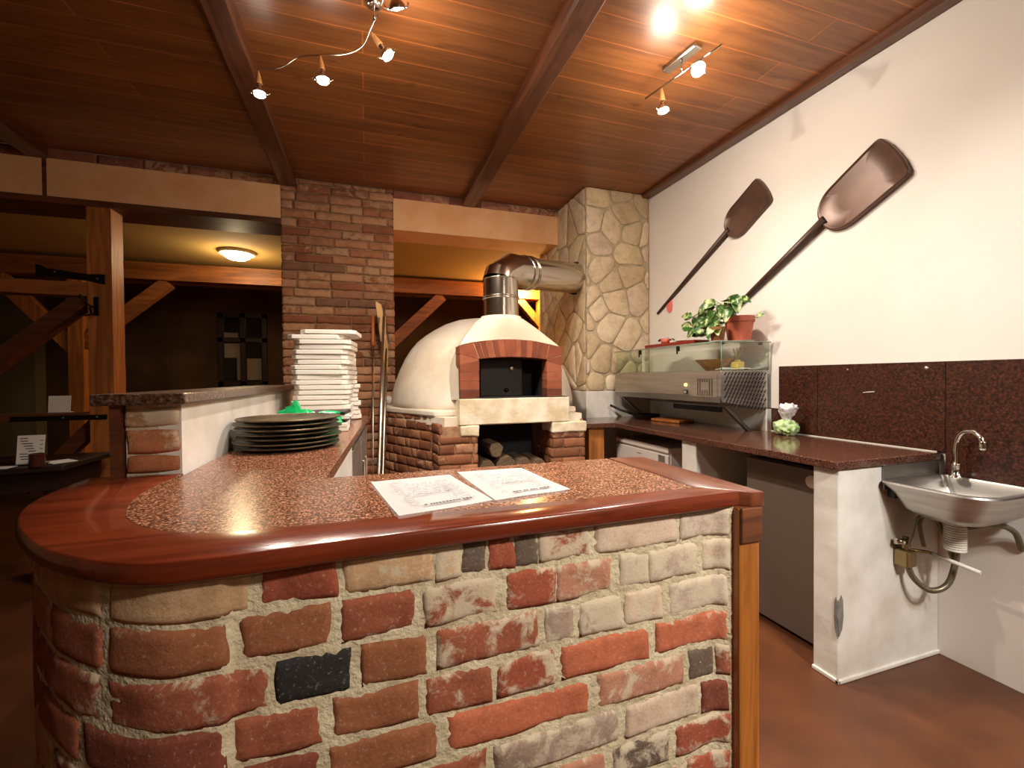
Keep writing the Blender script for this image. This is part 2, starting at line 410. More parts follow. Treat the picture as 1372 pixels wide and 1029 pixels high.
# the wall above the two openings: cream panels, brick course on top, boards beneath
b = BM(); box(b, -4.6, -2.215, 4.1, 4.45, 2.645, 2.915); struct('wall_back_lintel_left', b, 'cream')
b = BM(); box(b, -2.185, -.666, 4.1, 4.45, 2.645, 2.92); struct('wall_back_lintel_middle', b, 'cream')
b = BM(); box(b, .243, 1.85, 4.1, 4.45, 2.64, 2.92); struct('wall_back_lintel_right', b, 'cream')
b = BM(); box(b, -2.215, -2.185, 4.105, 4.4, 2.645, 2.92); struct('trim_1', b, 'timber_dark')
b = BM(); box(b, -4.6, -.666, 4.095, 4.45, 2.6, 2.645); struct('trim_2', b, 'timber_dark')
for nm, a0, a1, sd in (('trim_3', -4.6, -.666, 3), ('trim_4', .243, 1.85, 4)):
    b = BM(); F = lambda s, t, n: V(s, 4.095-n, t)
    brickwork(b, F, genrows(a0, a1, 2.92, zc, .075, .29, .008, [c(150,92,70), c(168,112,88), c(136,84,66)], sd), .02, .004, .002, .003, .06, sd)
    box(b, a0, a1, 4.11, 4.45, 2.92, zc)
    L = b.verts.layers.float_color['tint']
    for v in b.verts:
        if v[L][0] == 0 and v[L][1] == 0: v[L] = (*c(150,112,88)[:3], .2)
    struct(nm, b, 'brick_small')
# ceiling beams
def beam(x0, x1, y0, y1, z0, label, name='ceiling_beam'):
    b = BM(); n = 40; g = []
    for i in range(n+1):
        y = y0+(y1-y0)*i/n; w = .006*noise.noise(V(x0*3, y*2, 1)); d = .005*noise.noise(V(x0*3, y*2, 8))
        g.append([b.verts.new((x0+w, y, zc)), b.verts.new((x0+w, y, z0+.012+d)), b.verts.new((x0+w+.012, y, z0+d)), b.verts.new((x1-w-.012, y, z0+d)), b.verts.new((x1-w, y, z0+.012+d)), b.verts.new((x1-w, y, zc))])
    for i in range(n):
        for k in range(5): b.faces.new((g[i][k], g[i][k+1], g[i+1][k+1], g[i+1][k]))
    b.faces.new(g[0]); b.faces.new(g[-1][::-1])
    solo(name, b, 'beam', label, 'beam', 'ceiling beams', 30)
beam(.87, 1.0, -3.6, 4.1, 2.915, 'brown wooden ceiling beam meeting the cream lintel above the pizza oven')
beam(-.67, -.54, -3.6, 4.1, 2.915, 'brown wooden ceiling beam meeting the left edge of the brick pillar')
beam(2.43, 2.52, -3.6, 3.51, 2.95, 'brown wooden beam along the top of the white wall with peels')
beam(-2.3, -2.17, -3.6, 4.1, 2.915, 'brown wooden ceiling beam above the timber post, leftmost ceiling beam')

# ------------------------------------------------------------------ brick pillar of the back wall
pil = thing('brick_pillar', 'tall red brick pillar between the two back openings', 'pillar')
b = BM(); box(b, -.655, .232, 4.115, 4.5, 0, zc); obj('mortar_core', b, 'mortar_dark', pil)
b = BM()
F = lambda s, t, n: V(s, 4.1-n, t)
rows = genrows(-.666, .243, .02, zc, .0735, .285, .012, PAL_PIER, 11, (.15, .5))
brickwork(b, F, rows, .03, .007, .004, .006, .04, 1)
F2 = lambda s, t, n: V(-.666-n, 4.13+s, t)
brickwork(b, F2, genrows(0, .37, .02, zc, .0735, .2, .012, PAL_PIER, 12, (.1, .4)), .03, .007, .003, .005, .05, 2)
F3 = lambda s, t, n: V(.243+n, 4.13+s, t)
brickwork(b, F3, genrows(0, .37, .02, zc, .0735, .2, .012, PAL_PIER, 13, (.1, .4)), .03, .007, .003, .005, .05, 3)
obj('brick_facing', b, 'brick_small', pil)

# ------------------------------------------------------------------ stone column
def clip(poly, px, py, nx, ny):
    out = []
    for i in range(len(poly)):
        a = poly[i]; q = poly[(i+1)%len(poly)]
        da = (a[0]-px)*nx+(a[1]-py)*ny; dq = (q[0]-px)*nx+(q[1]-py)*ny
        if da <= 0: out.append(a)
        if da*dq < 0:
            t = da/(da-dq); out.append((a[0]+(q[0]-a[0])*t, a[1]+(q[1]-a[1])*t))
    return out
def stones(bm, F, W, z0, z1, cell, seed, pal, gap=.013, asp=1.15):
    L = bm.verts.layers.float_color.get('tint') or bm.verts.layers.float_color.new('tint')
    rnd = random.Random(seed); pts = []
    nx = max(1, round(W/cell)); nzz = max(1, round((z1-z0)/(cell*asp)))
    for i in range(-1, nx+1):
        for j in range(-1, nzz+1):
            pts.append(((i+.5+rnd.uniform(-.42,.42)+(.25 if j % 2 else -.2))*W/nx, z0+(j+.5+rnd.uniform(-.42,.42))*(z1-z0)/nzz))
    for k, (x, z) in enumerate(pts):
        poly = [(.012, z0+.008), (W-.012, z0+.008), (W-.012, z1), (.012, z1)]
        for k2, (x2, z2) in enumerate(pts):
            if k2 == k: continue
            dx, dz = x2-x, z2-z; d = math.hypot(dx, dz)
            if d > 1: continue
            poly = clip(poly, x+dx/2-dx/d*gap*rnd.uniform(.5,1.3), z+dz/2-dz/d*gap*rnd.uniform(.5,1.3), dx/d, dz/d)
            if len(poly) < 3: break
        if len(poly) < 3: continue
        # densify and round the corners
        q = []
        for i in range(len(poly)):
            a = Vector(poly[i]); bb = Vector(poly[(i+1)%len(poly)]); n = max(1, int((bb-a).length/.03))
            for j in range(n): q.append(a+(bb-a)*j/n)
        for _ in range(1): q = [(q[i-1]+2*q[i]+q[(i+1)%len(q)])/4 for i in range(len(q))]
        area = abs(sum(q[i].x*q[(i+1)%len(q)].y-q[(i+1)%len(q)].x*q[i].y for i in range(len(q))))/2
        if area < .0012: continue
        q = [p+Vector((noise.noise(V(p.x*18, p.y*18, k)), noise.noise(V(p.x*18, p.y*18, k+50))))*.006 for p in q]
        cen = sum(q, Vector((0,0)))/len(q); col = rnd.choice(pal)
        dk = tuple(x*.5 for x in col[:3])  # darker stone edges: shade of the recessed joints painted into the tint
        rings = []
        for sc, n, cc in ((1.0, -.008, dk), (1.0, .002, dk), (.975, .006, col), (.93, .0085, col), (.5, .010, col)):
            ring = []
            for p in q:
                pp = cen+(p-cen)*sc; dn = .004*noise.noise(V(pp.x*22, pp.y*22, k)) if sc < .95 else 0
                v = bm.verts.new(F(pp.x, pp.y, n+dn)); v[L] = (*cc[:3], .08); ring.append(v)
            rings.append(ring)
        for r0, r1 in zip(rings, rings[1:]):
            for i in range(len(q)):
                f = bm.faces.new((r0[i], r0[(i+1)%len(q)], r1[(i+1)%len(q)], r1[i])); f.smooth = True
        v = bm.verts.new(F(cen.x, cen.y, .015)); v[L] = (*col[:3], .08); r1 = rings[-1]
        for i in range(len(q)):
            f = bm.faces.new((r1[i], r1[(i+1)%len(q)], v)); f.smooth = True
PAL_STONE = [c(222,200,166), c(214,192,158), c(230,210,178), c(206,182,146), c(216,194,168), c(224,202,162)]
col = thing('stone_column', 'floor to ceiling column clad in yellow field stones, right of the oven', 'column')
b = BM(); box(b, 1.86, 2.52, 3.52, 4.62, 1.17, zc, .012, 3); obj('joint_core', b, 'joint', col)
b = BM(); box(b, 1.852, 2.52, 3.512, 4.62, 0, 1.175, .006); obj('plaster_foot', b, 'plaster', col, label='white plastered foot of the column')
b = BM()
stones(b, lambda s, t, n: V(1.85+s, 3.52-n, t), .67, 1.17, zc-.005, .205, 5, PAL_STONE, .007)
stones(b, lambda s, t, n: V(1.86-n, 4.62-s, t), 1.1, 1.17, zc-.005, .2, 9, PAL_STONE, .006, 1.7)
obj('stone_facing', b, 'stone', col)

# ================================================================== BAR COUNTER
bar = thing('bar_counter', 'L-shaped brick bar with a salmon granite top and red-brown wooden rim', 'bar counter')
ZT = 1.045
outer = catmull([(.80,.766,0),(.4,.752,0),(0,.741,0),(-.12,.735,0),(-.22,.731,0),(-.31,.742,0),(-.41,.803,0),(-.50,.888,0),(-.605,1.03,0),(-.672,1.17,0),(-.70,1.31,0),(-.705,1.455,0)], 8)
# arc length table for the brick face (inset a little under the rim)
def inset(pts, d):
    out = []
    for i, p in enumerate(pts):
        t = (pts[min(i+1, len(pts)-1)]-pts[max(i-1, 0)]).normalized(); nrm = V(t.y, -t.x, 0)  # inward (towards +y on the straight run)
        out.append(p+nrm*d)
    return out
bp = [p.copy() for p in inset(outer, .02)]
bp = [p for p in bp]
bp[0] = V(.765, .766, 0)
for p in bp:
    if p.x > -.2 and p.y < .8: p.y = max(p.y, .7626+(.0 if p.x > 0 else 0))
bp = [p for i, p in enumerate(bp) if i == 0 or p.x < .764]
S = [0]
for i in range(1, len(bp)): S.append(S[-1]+(bp[i]-bp[i-1]).length)
def Fbar(s, t, n):
    s = max(0, min(s, S[-1])); i = 0
    while i < len(S)-2 and S[i+1] < s: i += 1
    k = (s-S[i])/max(1e-9, S[i+1]-S[i]); p = bp[i].lerp(bp[i+1], k)
    t0 = (bp[min(i+1,len(bp)-1)]-bp[max(i-0,0)]).normalized(); t1 = (bp[min(i+2,len(bp)-1)]-bp[min(i+1,len(bp)-2)]).normalized()
    tt = t0.lerp(t1, k).normalized(); o_ = V(-tt.y, tt.x, 0)
    return V(p.x+o_.x*n, p.y+o_.y*n, t)
def sx(x): return .765-x          # arc length of a point on the straight front at world x
R_, P_, D_, T_, O_, G_, B_ = c(154,80,58), c(204,180,158), c(104,88,76), c(196,160,122), c(184,104,74), c(190,170,154), c(46,44,44)
RB, LB, DR, MG, BR = c(152,86,62), c(180,126,102), c(124,66,50), c(164,142,126), c(148,92,62)
# rows from the top course down; x0,x1 are the left and right end of every brick on the straight front
front = [
 (.949, 1.012, [(.756,.630,G_,.42),(.624,.420,P_,.34),(.413,.300,RB,.5),(.300,.252,D_,.3),(.252,.20,R_,.35),(.2,.152,D_,.3),(.152,.108,T_,.5),(.103,-.045,T_,.4),(-.055,-.165,R_,.05)]),
 (.871, .937, [(.757,.690,P_,.42),(.676,.55,G_,.48),(.55,.478,MG,.5),(.46,.335,LB,.42),(.335,.235,R_,.36),(.220,.085,RB,.52),(.07,-.05,RB,.3),(-.065,-.19,BR,.25)]),
 (.790, .858, [(.755,.600,G_,.44),(.585,.49,P_,.44),(.485,.385,MG,.5),(.375,.312,MG,.42),(.300,.105,RB,.44),(.09,-.02,BR,.2),(-.035,-.145,B_,-.2)]),
 (.714, .779, [(.756,.565,O_,.28),(.55,.345,O_,.22),(.335,.215,R_,.42),(.205,.085,RB,.3),(.075,-.065,BR,.2),(-.08,-.2,RB,.15)]),
 (.637, .702, [(.757,.725,RB,.35),(.722,.650,D_,.2),(.638,.425,LB,.36),(.41,.12,O_,.2),(.105,-.07,BR,.1),(-.085,-.19,DR,.1)]),
 (.559, .624, [(.756,.690,DR,.25),(.682,.49,P_,.36),(.475,.21,MG,.4),(.195,-.01,RB,.3),(-.025,-.2,BR,.2)]),
 (.481, .546, [(.757,.618,R_,.4),(.602,.462,D_,.42),(.447,.20,LB,.3),(.185,-.02,RB,.3),(-.035,-.19,BR,.2)]),
]
rnd = random.Random(5); rows = []
for t0, t1, bs in front:
    row = [(sx(a), sx(q), cl, sm) for a, q, cl, sm in bs]; s = row[-1][1]+.013
    while s < S[-1]-.03:
        l = rnd.uniform(.15, .25); row.append((s, min(s+l, S[-1]), rnd.choice([BR, RB, DR, LB, BR, T_]), rnd.uniform(.1,.4))); s += l+.013
    rows.append((t0, t1, row))
rows += [(t0, t1, bs) for t0, t1, bs in genrows(.008, S[-1], .01, .472, .0775, .27, .012, PAL_BAR, 21)]
b = BM(); brickwork(b, Fbar, [(t0-.002, t1+.002, bs) for t0, t1, bs in rows], .03, .005, .0025, .005, .011, 4, .06); obj('brick_facing', b, 'brick', bar)
b = BM(); sheet(b, Fbar, 0, S[-1], 0, 1.013, -.0036, .01, .01, .0026); obj('mortar', b, 'mortar', bar)
# rim: red-brown board with a rounded nose
inner = catmull([(.715,.828,0),(.4,.836,0),(0,.846,0),(-.1,.848,0),(-.231,.853,0),(-.327,.895,0),(-.40,.965,0),(-.447,1.042,0),(-.481,1.155,0),(-.492,1.26,0),(-.489,1.34,0),(-.482,1.43,0)], 8)
def resample(pts, n):
    Ls = [0]
    for i in range(1, len(pts)): Ls.append(Ls[-1]+(pts[i]-pts[i-1]).length)
    out = []
    for k in range(n+1):
        s = Ls[-1]*k/n; i = 0
        while i < len(Ls)-2 and Ls[i+1] < s: i += 1
        out.append(pts[i].lerp(pts[i+1], (s-Ls[i])/max(1e-9, Ls[i+1]-Ls[i])))
    return out
def rim_mesh(outp, inp, z0, z1):
    b = BM(); g = []
    for po, pi in zip(outp, inp):
        d = (pi-po).normalized(); R = (z1-z0)/2; ring = [V(pi.x, pi.y, z0), V(pi.x, pi.y, z1-.002), V(pi.x, pi.y, z1)-d*.003]
        for a in [90, 110, 130, 150, 180, 210, 230, 250, 270]:
            r_ = R*.42; zc_ = (z0+z1)/2
            cx = po+d*r_; ring.append(V(cx.x+d.x*r_*math.cos(math.radians(a)), cx.y+d.y*r_*math.cos(math.radians(a)), zc_+R*math.sin(math.radians(a))))
        g.append([b.verts.new(q) for q in ring])
    m_ = len(g[0])
    for i in range(len(g)-1):
        for k in range(m_):
            b.faces.new((g[i][k], g[i][(k+1)%m_], g[i+1][(k+1)%m_], g[i+1][k]))
    b.faces.new(g[0]); b.faces.new(g[-1][::-1]); return b
# mitre on the right: the outer corner at x .80, the inner at .715
o = obj('wood_rim', rim_mesh(resample(outer, 90), resample(inner, 90), 1.012, ZT), 'rim', bar); smoothang(o, 35)
b = BM(); prism(b, [(.796,.748),(.828,.744),(.832,1.20),(.722,1.222),(.716,.829)], 1.012, ZT+.001, .004, 2); o = obj('end_board', b, 'rim_side', bar); smoothang(o, 40)
b = BM(); prism(b, [(.7655,.752),(.823,.752),(.826,.84),(.7655,.84)], 0, 1.012, .005, 2)
for v in b.verts: v.co.x += .002*noise.noise(V(0, 0, v.co.z*3))
obj('corner_post', b, 'post', bar)
b = BM(); prism(b, [(.768,.7465),(.8255,.7465),(.8255,.80),(.768,.80)], .935, 1.0125, .003, 2); obj('post_collar', b, 'timber_dark', bar, label='dark board round the top of the corner post')
# granite slab following the rim, and the slab on the leg of the L
inn = [(p.x, p.y) for p in resample(inner, 60)]
b = BM(); prism(b, inn[::1]+[(-.48,1.243),(-.105,1.236),(.715,1.222)] if False else inn+[(-.476,1.243),(-.105,1.236),(.715,1.222)], 1.012, ZT-.001); obj('granite_top', b, 'granite_bar', bar)
b = BM(); prism(b, [(-.476,1.2435),(-.105,1.2365),(.008,3.27),(-.462,3.27)], 1.012, ZT-.0012); obj('granite_leg_top', b, 'granite_bar', bar, label='granite top of the leg along the white wall')
b = BM(); prism(b, [(-.474,1.26),(-.118,1.26),(-.066,2.06),(-.474,2.06)], 0, 1.012); obj('leg_support', b, 'plaster', bar, label='white plastered support')
b = BM(); prism(b, [(.76,.80),(.76,.95),(-.15,.95),(-.38,1.06),(-.48,1.26),(-.48,1.42),(-.64,1.42),(-.62,1.2),(-.5,.98),(-.32,.83),(-.15,.79)], 0, 1.011); obj('inner_wall', b, 'plaster', bar)
b = BM(); box(b, .5, .765, .94, 1.19, 0, 1.012); obj('inner_support', b, 'plaster', bar)

fr = thing('undercounter_fridge', 'stainless steel fridge under the leg of the bar, beside the leaning tools', 'fridge')
b = BM(); prism(b, [(-.076,2.075),(-.012,3.2),(-.46,3.2),(-.46,2.075)], .02, 1.0, .004); obj('body', b, 'steel_dull', fr)
b = BM(); prism(b, [(-.073,2.085),(-.046,2.6),(-.036,2.6),(-.063,2.085)], .1, .98, .003); d = obj('door', b, 'steel', fr)
b = BM(); tube(b, [(-.03,2.55,.5),(-.02,2.55,.5),(-.02,2.55,.85),(-.03,2.55,.85)], .008); obj('handle', b, 'chrome', d)
b = BM(); prism(b, [(-.043,2.61),(-.014,3.19),(-.004,3.19),(-.033,2.61)], .1, .98, .003); d = obj('door', b, 'steel', fr)
b = BM(); tube(b, [(-.02,2.68,.5),(-.01,2.68,.5),(-.01,2.68,.85),(-.02,2.68,.85)], .008); obj('handle', b, 'chrome', d)

# ------------------------------------------------------------------ half wall behind the pans
hw = thing('half_wall', 'low white plastered wall with brown granite ledge behind the pans', 'half wall')
b = BM(); prism(b, [(-.486,1.436),(-.468,3.27),(-.615,3.27),(-.615,1.45)], 0, 1.236); obj('plastered_body', b, 'plaster', hw)
b = BM(); F = lambda s, t, n: V(-.615+s, 1.432-n, t)
rows = [(1.05,1.098,[(0,.128,c(176,112,76),.3)]),(1.104,1.168,[(.004,.127,c(184,122,82),.36)]),(1.176,1.226,[(0,.128,c(170,132,92),.5)])]
rows += genrows(0,.128,.02,1.04,.0775,.135,.01,PAL_BAR,8)
brickwork(b, F, rows, .03, .01, .004, .005, .015, 6); obj('brick_end', b, 'brick', hw)
b = BM(); box(b, -.614, -.488, 1.442, 1.455, 0, 1.236); obj('mortar', b, 'mortar', hw)
b = BM(); box(b, -.64, -.62, 1.42, 1.5, 1.0, 1.236); obj('edge_board', b, 'timber_dark', hw)
b = BM(); prism(b, [(-.672,1.40),(-.466,1.40),(-.448,3.285),(-.672,3.285)], 1.236, 1.266, .004); obj('granite_ledge', b, 'granite_ledge', hw)

# ------------------------------------------------------------------ menus on the bar
def quadpt(q, u, v):
    a = Vector(q[0]).lerp(Vector(q[1]), u); d = Vector(q[3]).lerp(Vector(q[2]), u); return a.lerp(d, v)
def menu(q, label, seed):
    t = thing('menu_sheet', label, 'menu', 'menu sheets on the bar')
    q = [(x, y, 0) for x, y in q]; rnd = random.Random(seed)
    b = BM(); g = []
    for i in range(13):
        g.append([b.verts.new(quadpt(q, i/12, j/12)+V(0,0,ZT+.0012+.0016*(1+noise.noise(V(i*.2, j*.2, seed)))*min(1, .3+abs(j-6)/8))) for j in range(13)])
    for i in range(12):
        for j in range(12): b.faces.new((g[i][j], g[i+1][j], g[i+1][j+1], g[i][j+1]))
    r = bmesh.ops.solidify(b, geom=b.faces[:], thickness=-.0006); o = obj('sheet', b, 'paper', t, auto=0); smoothang(o, 40)
    # lines of small print and handwriting-like lines: thin raised strokes of ink
    b = BM()
    def stroke(u0, u1, v0, w, amp=0):
        n = max(2, int((u1-u0)*40)); pr = None
        for i in range(n+1):
            u = u0+(u1-u0)*i/n; vv = v0+amp*noise.noise(V(u*30, v0*40, seed)); p = quadpt(q, u, vv); p2 = quadpt(q, u, vv+w)
            z = ZT+.0058
            x = (b.verts.new((p.x, p.y, z)), b.verts.new((p2.x, p2.y, z)))
            if pr and rnd.random() < .72: b.faces.new((pr[0], x[0], x[1], pr[1]))
            pr = x
    for k in range(16): stroke(.14+rnd.uniform(0,.03), .2+rnd.uniform(.02,.1), .18+k*.045, .008, .01)
    for k in range(16): stroke(.66+rnd.uniform(0,.05), .82+rnd.uniform(0,.06), .18+k*.045, .008, .01)
    for k in range(4): stroke(.32, .74-rnd.uniform(0,.1), .27+k*.11, .012, .05)
    stroke(.25, .8, .55, .006, .02); stroke(.3, .74, .6, .012, .05)
    obj('print', b, 'ink', t, auto=0)
    b = BM()
    x = .3
    while x < .8:
        w = rnd.uniform(.02,.035)
        pts = [quadpt(q, x, .87), quadpt(q, x+w, .87), quadpt(q, x+w, .9), quadpt(q, x, .9)]
        b.faces.new([b.verts.new((p.x, p.y, ZT+.0058)) for p in pts]); x += w+rnd.choice([.008,.008,.03])
    obj('heading', b, 'ink_dark', t, auto=0)
menu([(.006,1.134),(.203,1.148),(.246,.878),(.053,.831)], 'white printed menu sheet on the bar, nearer the stacked pans', 1)
menu([(.228,1.172),(.408,1.164),(.434,.902),(.249,.873)], 'white printed menu sheet on the bar, nearer the right end board', 2)

# ------------------------------------------------------------------ pans
px, py = -.285, 1.875
pan = thing('pizza_pan', '', 'pan', 'stack of pizza pans')
b = BM(); lathe(b, [(0,.004),(.148,.004),(.172,.013),(.180,.0145),(.1825,.0125),(.180,.0105),(.174,.010),(.152,0),(0,0)], 48); o = obj('dish', b, 'pan', pan); smoothang(o, 50)
b = BM(); vs = tube(b, [(.1795*math.cos(a*2*PI/48), .1795*math.sin(a*2*PI/48), .0125) for a in range(49)], .0034, 6, False); obj('rolled_rim', b, 'pan', pan, smooth=True)
fin(pan, (0,0,0))
rnd = random.Random(3); npan = 7; z = ZT+.0005
for k in range(npan):
    lab = '%s dark round pizza pan in the stack of pans on the granite' % ('topmost' if k == npan-1 else 'bottom' if k == 0 else ORD[npan-1-k]+' from the top')
    lab = lab.replace('topmost dark', 'topmost dark')
    x, y = px+rnd.uniform(-.006,.006), py+rnd.uniform(-.006,.006)
    r = (rnd.uniform(-.004,.004), rnd.uniform(-.004,.004), rnd.uniform(0,6))
    if k == 0: pan.location = (x, y, z); pan['label'] = lab
    else: dup(pan, lab, (x, y, z), r)
    z += .0162

# green plastic bag: crumpled film
b = BM(); bmesh.ops.create_icosphere(b, subdivisions=4, radius=1)
for v in b.verts:
    n = v.co.normalized(); s = 1+.35*noise.noise(n*2.2+V(3,1,0))+.18*noise.noise(n*6)+.3*max(0, n.z)*max(0, math.cos(3*math.atan2(n.y, n.x)))
    v.co = V(n.x*.125*s-.25, n.y*.06*s+2.16, ZT+.055+n.z*.052*s+(.055 if n.x < -.3 else 0)*max(0, n.z))
    v.co.z = max(v.co.z, ZT+.0005)
solo('plastic_bag', b, 'green_bag', 'crumpled bright green plastic bag on the granite behind the pans', 'bag', smooth=60)

# ------------------------------------------------------------------ black trays and flat white cartons between pans and boxes
rnd = random.Random(9); z = ZT+.0005
items = [('w','lowest flat white carton on the granite between pans and pizza boxes'),('w','flat white carton under the lower black tray beside the pans'),('b','lower black plastic tray between the pans and the pizza boxes'),('w','flat white carton between the two black trays beside the pans'),('b','upper black plastic tray between the pans and the pizza boxes')]
for k, (kind, lab) in enumerate(items):
    b = BM(); h = .02 if kind == 'w' else .016
    mt = T(-.195, 2.41, z) @ RZ(rnd.uniform(-.1,.1))
    if kind == 'w':
        box(b, -.105, .105, -.1, .1, 0, h, .002, 1, mt); solo('flat_carton', b, 'card', lab, 'carton')
    else:
        prism(b, [(-.1,-.09),(.1,-.09),(.105,.09),(-.105,.09)], 0, h, .004, 2, mt); solo('serving_tray', b, 'black', lab, 'tray')
    z += h+.0008

# ------------------------------------------------------------------ pizza boxes
bx = thing('pizza_box', '', 'pizza box', 'white pizza boxes stacked by the brick pillar'); W = .292; Hb = .0278; ch = .03
def octo(w, cc): h = w/2; return [(-h+cc,-h),(h-cc,-h),(h,-h+cc),(h,h-cc),(h-cc,h),(-h+cc,h),(-h,h-cc),(-h,-h+cc)]
b = BM(); prism(b, octo(W-.02, ch), 0, Hb*.72, .0015, 1); obj('tray', b, 'card', bx)
b = BM(); prism(b, octo(W, ch), Hb*.2, Hb-.0008, .0015, 1); obj('lid', b, 'card', bx)
fin(bx, (0,0,0)); rnd = random.Random(14)
offs = {}
first = True
for stack, (cx, cy, n, z0, rz) in enumerate([(-.238, 2.765, 19, ZT+.0005, -.05), (-.19, 3.095, 15, ZT+.0005, .04)]):
    z = z0
    for k in range(n):
        i = n-1-k
        sn = 'nearer taller stack' if stack == 0 else 'shorter rear stack'
        lab = 'white pizza box, %s of the %s' % ('topmost' if i == 0 else 'bottom' if k == 0 else ORD[i]+' from the top', sn)
        dx = rnd.uniform(-.012,.012)-(.02 if stack == 0 and k in (10, 11, 17) else 0)+(.03 if stack == 0 and k == 18 else 0)+(k*.0012 if stack == 0 else 0)-(.0015*k if stack else 0)
        loc = (cx+dx, cy+rnd.uniform(-.006,.006), z); rot = (0, 0, rz+rnd.uniform(-.03,.03)-(.06 if stack == 0 and k > 9 else 0))
        if first: bx.location = loc; bx.rotation_euler = rot; bx['label'] = lab; first = False
        else: dup(bx, lab, loc, rot)
        z += Hb
# ================================================================== PIZZA OVEN
ov = thing('pizza_oven', 'white domed pizza oven with brick arch on a brick base', 'pizza oven')
cx, cy = .965, 3.8
b = BM(); prof = [(.79,1.05),(.787,1.12),(.775,1.2),(.752,1.28),(.715,1.37),(.668,1.47),(.62,1.545),(.565,1.61),(.5,1.665),(.43,1.71),(.34,1.757),(.24,1.793),(.12,1.815),(0,1.822)]
lathe(b, [(0,1.05)]+prof, 64, T(cx+.014, cy, 0))
for v in b.verts: v.co += (v.co-V(cx,cy,1.1)).normalized()*.008*noise.noise(v.co*3.5)
bmesh.ops.subdivide_edges(b, edges=[e for e in b.edges if e.verts[0].co.y < 3.3 and abs(e.verts[0].co.x-.98) < .4 and e.verts[0].co.z > 1.06 and e.verts[0].co.z < 1.6], cuts=3, use_grid_fill=True)
bmesh.ops.delete(b, geom=[f for f in b.faces if f.calc_center_median().y < 3.3 and .715 < f.calc_center_median().x < 1.265 and 1.14 < f.calc_center_median().z < 1.46], context='FACES')
o = obj('dome', b, 'oven_plaster', ov, smooth=True)
# hood between arch and flue
b = BM(); NU = 48; ax = .982; rings = []
def arch_pt(u):
    if abs(u) <= .62:
        w = u/.62; return V(ax+.383*w, 2.985, 1.575-.05*w*w)
    k = (abs(u)-.62)/.38; return V(ax+math.copysign(.383, u), 2.985, 1.525-k*.37)
def flue_pt(u):
    s = math.copysign(1, u)
    if abs(u) <= .62:
        a = u/.62*PI/2; return V(.955+.165*math.sin(a), 3.15-.16*math.cos(a), 1.735)
    k = (abs(u)-.62)/.38; return V(.955+s*(.165+.245*math.sin(k*PI/2)), 3.15+.12*k, 1.735-.6*k**1.3)
def back_pt(u):
    s = math.copysign(1, u); k = max(0, (abs(u)-.62)/.38); return V(.955+.165*max(-1,min(1,u/.62))*.9+s*.24*k, 3.42+.05*(1-k), 1.735-.6*k)
for kk in range(15):
    ring = []
    for i in range(NU+1):
        u = -1+2*i/NU; a, f_, bk = arch_pt(u), flue_pt(u), back_pt(u)
        if kk <= 9:
            t = kk/9; p = a.lerp(f_, t); p.z += .035*math.sin(t*PI)*(1-min(1,abs(u)))
        else: p = f_.lerp(bk, (kk-9)/5)
        ring.append(b.verts.new(p+V(1,1,1)*.003*noise.noise(p*5)))
    rings.append(ring)
for r0, r1 in zip(rings, rings[1:]):
    for i in range(NU): b.faces.new((r0[i], r0[i+1], r1[i+1], r1[i]))
obj('hood', b, 'oven_plaster', ov, smooth=True)
b = BM(); tube(b, [(.955,3.15,1.70),(.955,3.15,1.752)], .15, 40); obj('flue_collar', b, 'oven_plaster', ov)
# landing slab
b = BM(); box(b, .595, 1.416, 2.95, 3.22, .978, 1.158, .006, 2); bmesh.ops.subdivide_edges(b, edges=b.edges[:], cuts=6, use_grid_fill=True)
for v in b.verts: v.co += V(1,1,1)*.003*noise.noise(v.co*14)
obj('landing_slab', b, 'slab_plaster', ov)
b = BM(); box(b, .605, 1.405, 2.962, 3.2, 1.158, 1.163, .002, 1); obj('hearth_sill', b, 'soot', ov, label='sooty hearth edge')
# brick arch
b = BM(); L = b.verts.layers.float_color.new('tint'); rnd = random.Random(2)
PA = [c(150,82,56), c(138,74,50), c(160,92,64), c(128,68,46)]
def poly_brick(pts, colr, y0=2.96, y1=3.10, sh=.94):
    cen = (sum(p[0] for p in pts)/len(pts), sum(p[1] for p in pts)/len(pts))
    def ins(p, d):
        v = Vector((cen[0]-p[0], cen[1]-p[1])); l = v.length; return Vector(p)+v/l*d
    r0 = [ins(p, .0034) for p in pts]; r1 = [ins(p, .0062) for p in pts]
    vb = [b.verts.new((p.x, y1, p.y)) for p in r0]; v0 = [b.verts.new((p.x, y0+.004, p.y)) for p in r0]; v1 = [b.verts.new((p.x, y0, p.y)) for p in r1]
    for v in vb+v0+v1: v[L] = (*colr[:3], .15)
    n = len(pts); b.faces.new(v1)
    for i in range(n):
        b.faces.new((v0[i], v0[(i+1)%n], v1[(i+1)%n], v1[i])); b.faces.new((vb[i], vb[(i+1)%n], v0[(i+1)%n], v0[i]))
il, ir = .742, 1.238; ol, orr = .598, 1.365
fi = lambda w: (il+(ir-il)*w, 1.428+.016*4*w*(1-w)); 
fo = lambda w: (ol+(orr-ol)*w, 1.524+.05*4*w*(1-w))
zl = [1.164,1.222,1.280,1.338,1.39]
for i in range(4):
    dk = c(110,58,42) if i == 0 else rnd.choice(PA)
    poly_brick([(ol,zl[i]),(il,zl[i]),(il,zl[i+1]+(.03 if i == 3 else 0)),(ol,zl[i+1])], dk); poly_brick([(ir,zl[i]),(orr,zl[i]),(orr,zl[i+1]),(ir,zl[i+1]+(.03 if i == 3 else 0))], dk if i == 0 else rnd.choice(PA))
poly_brick([(ol,1.39),(il,1.42),(il,1.428),(ol,1.465)], rnd.choice(PA)); poly_brick([(ir,1.42),(orr,1.39),(orr,1.465),(ir,1.428)], rnd.choice(PA))
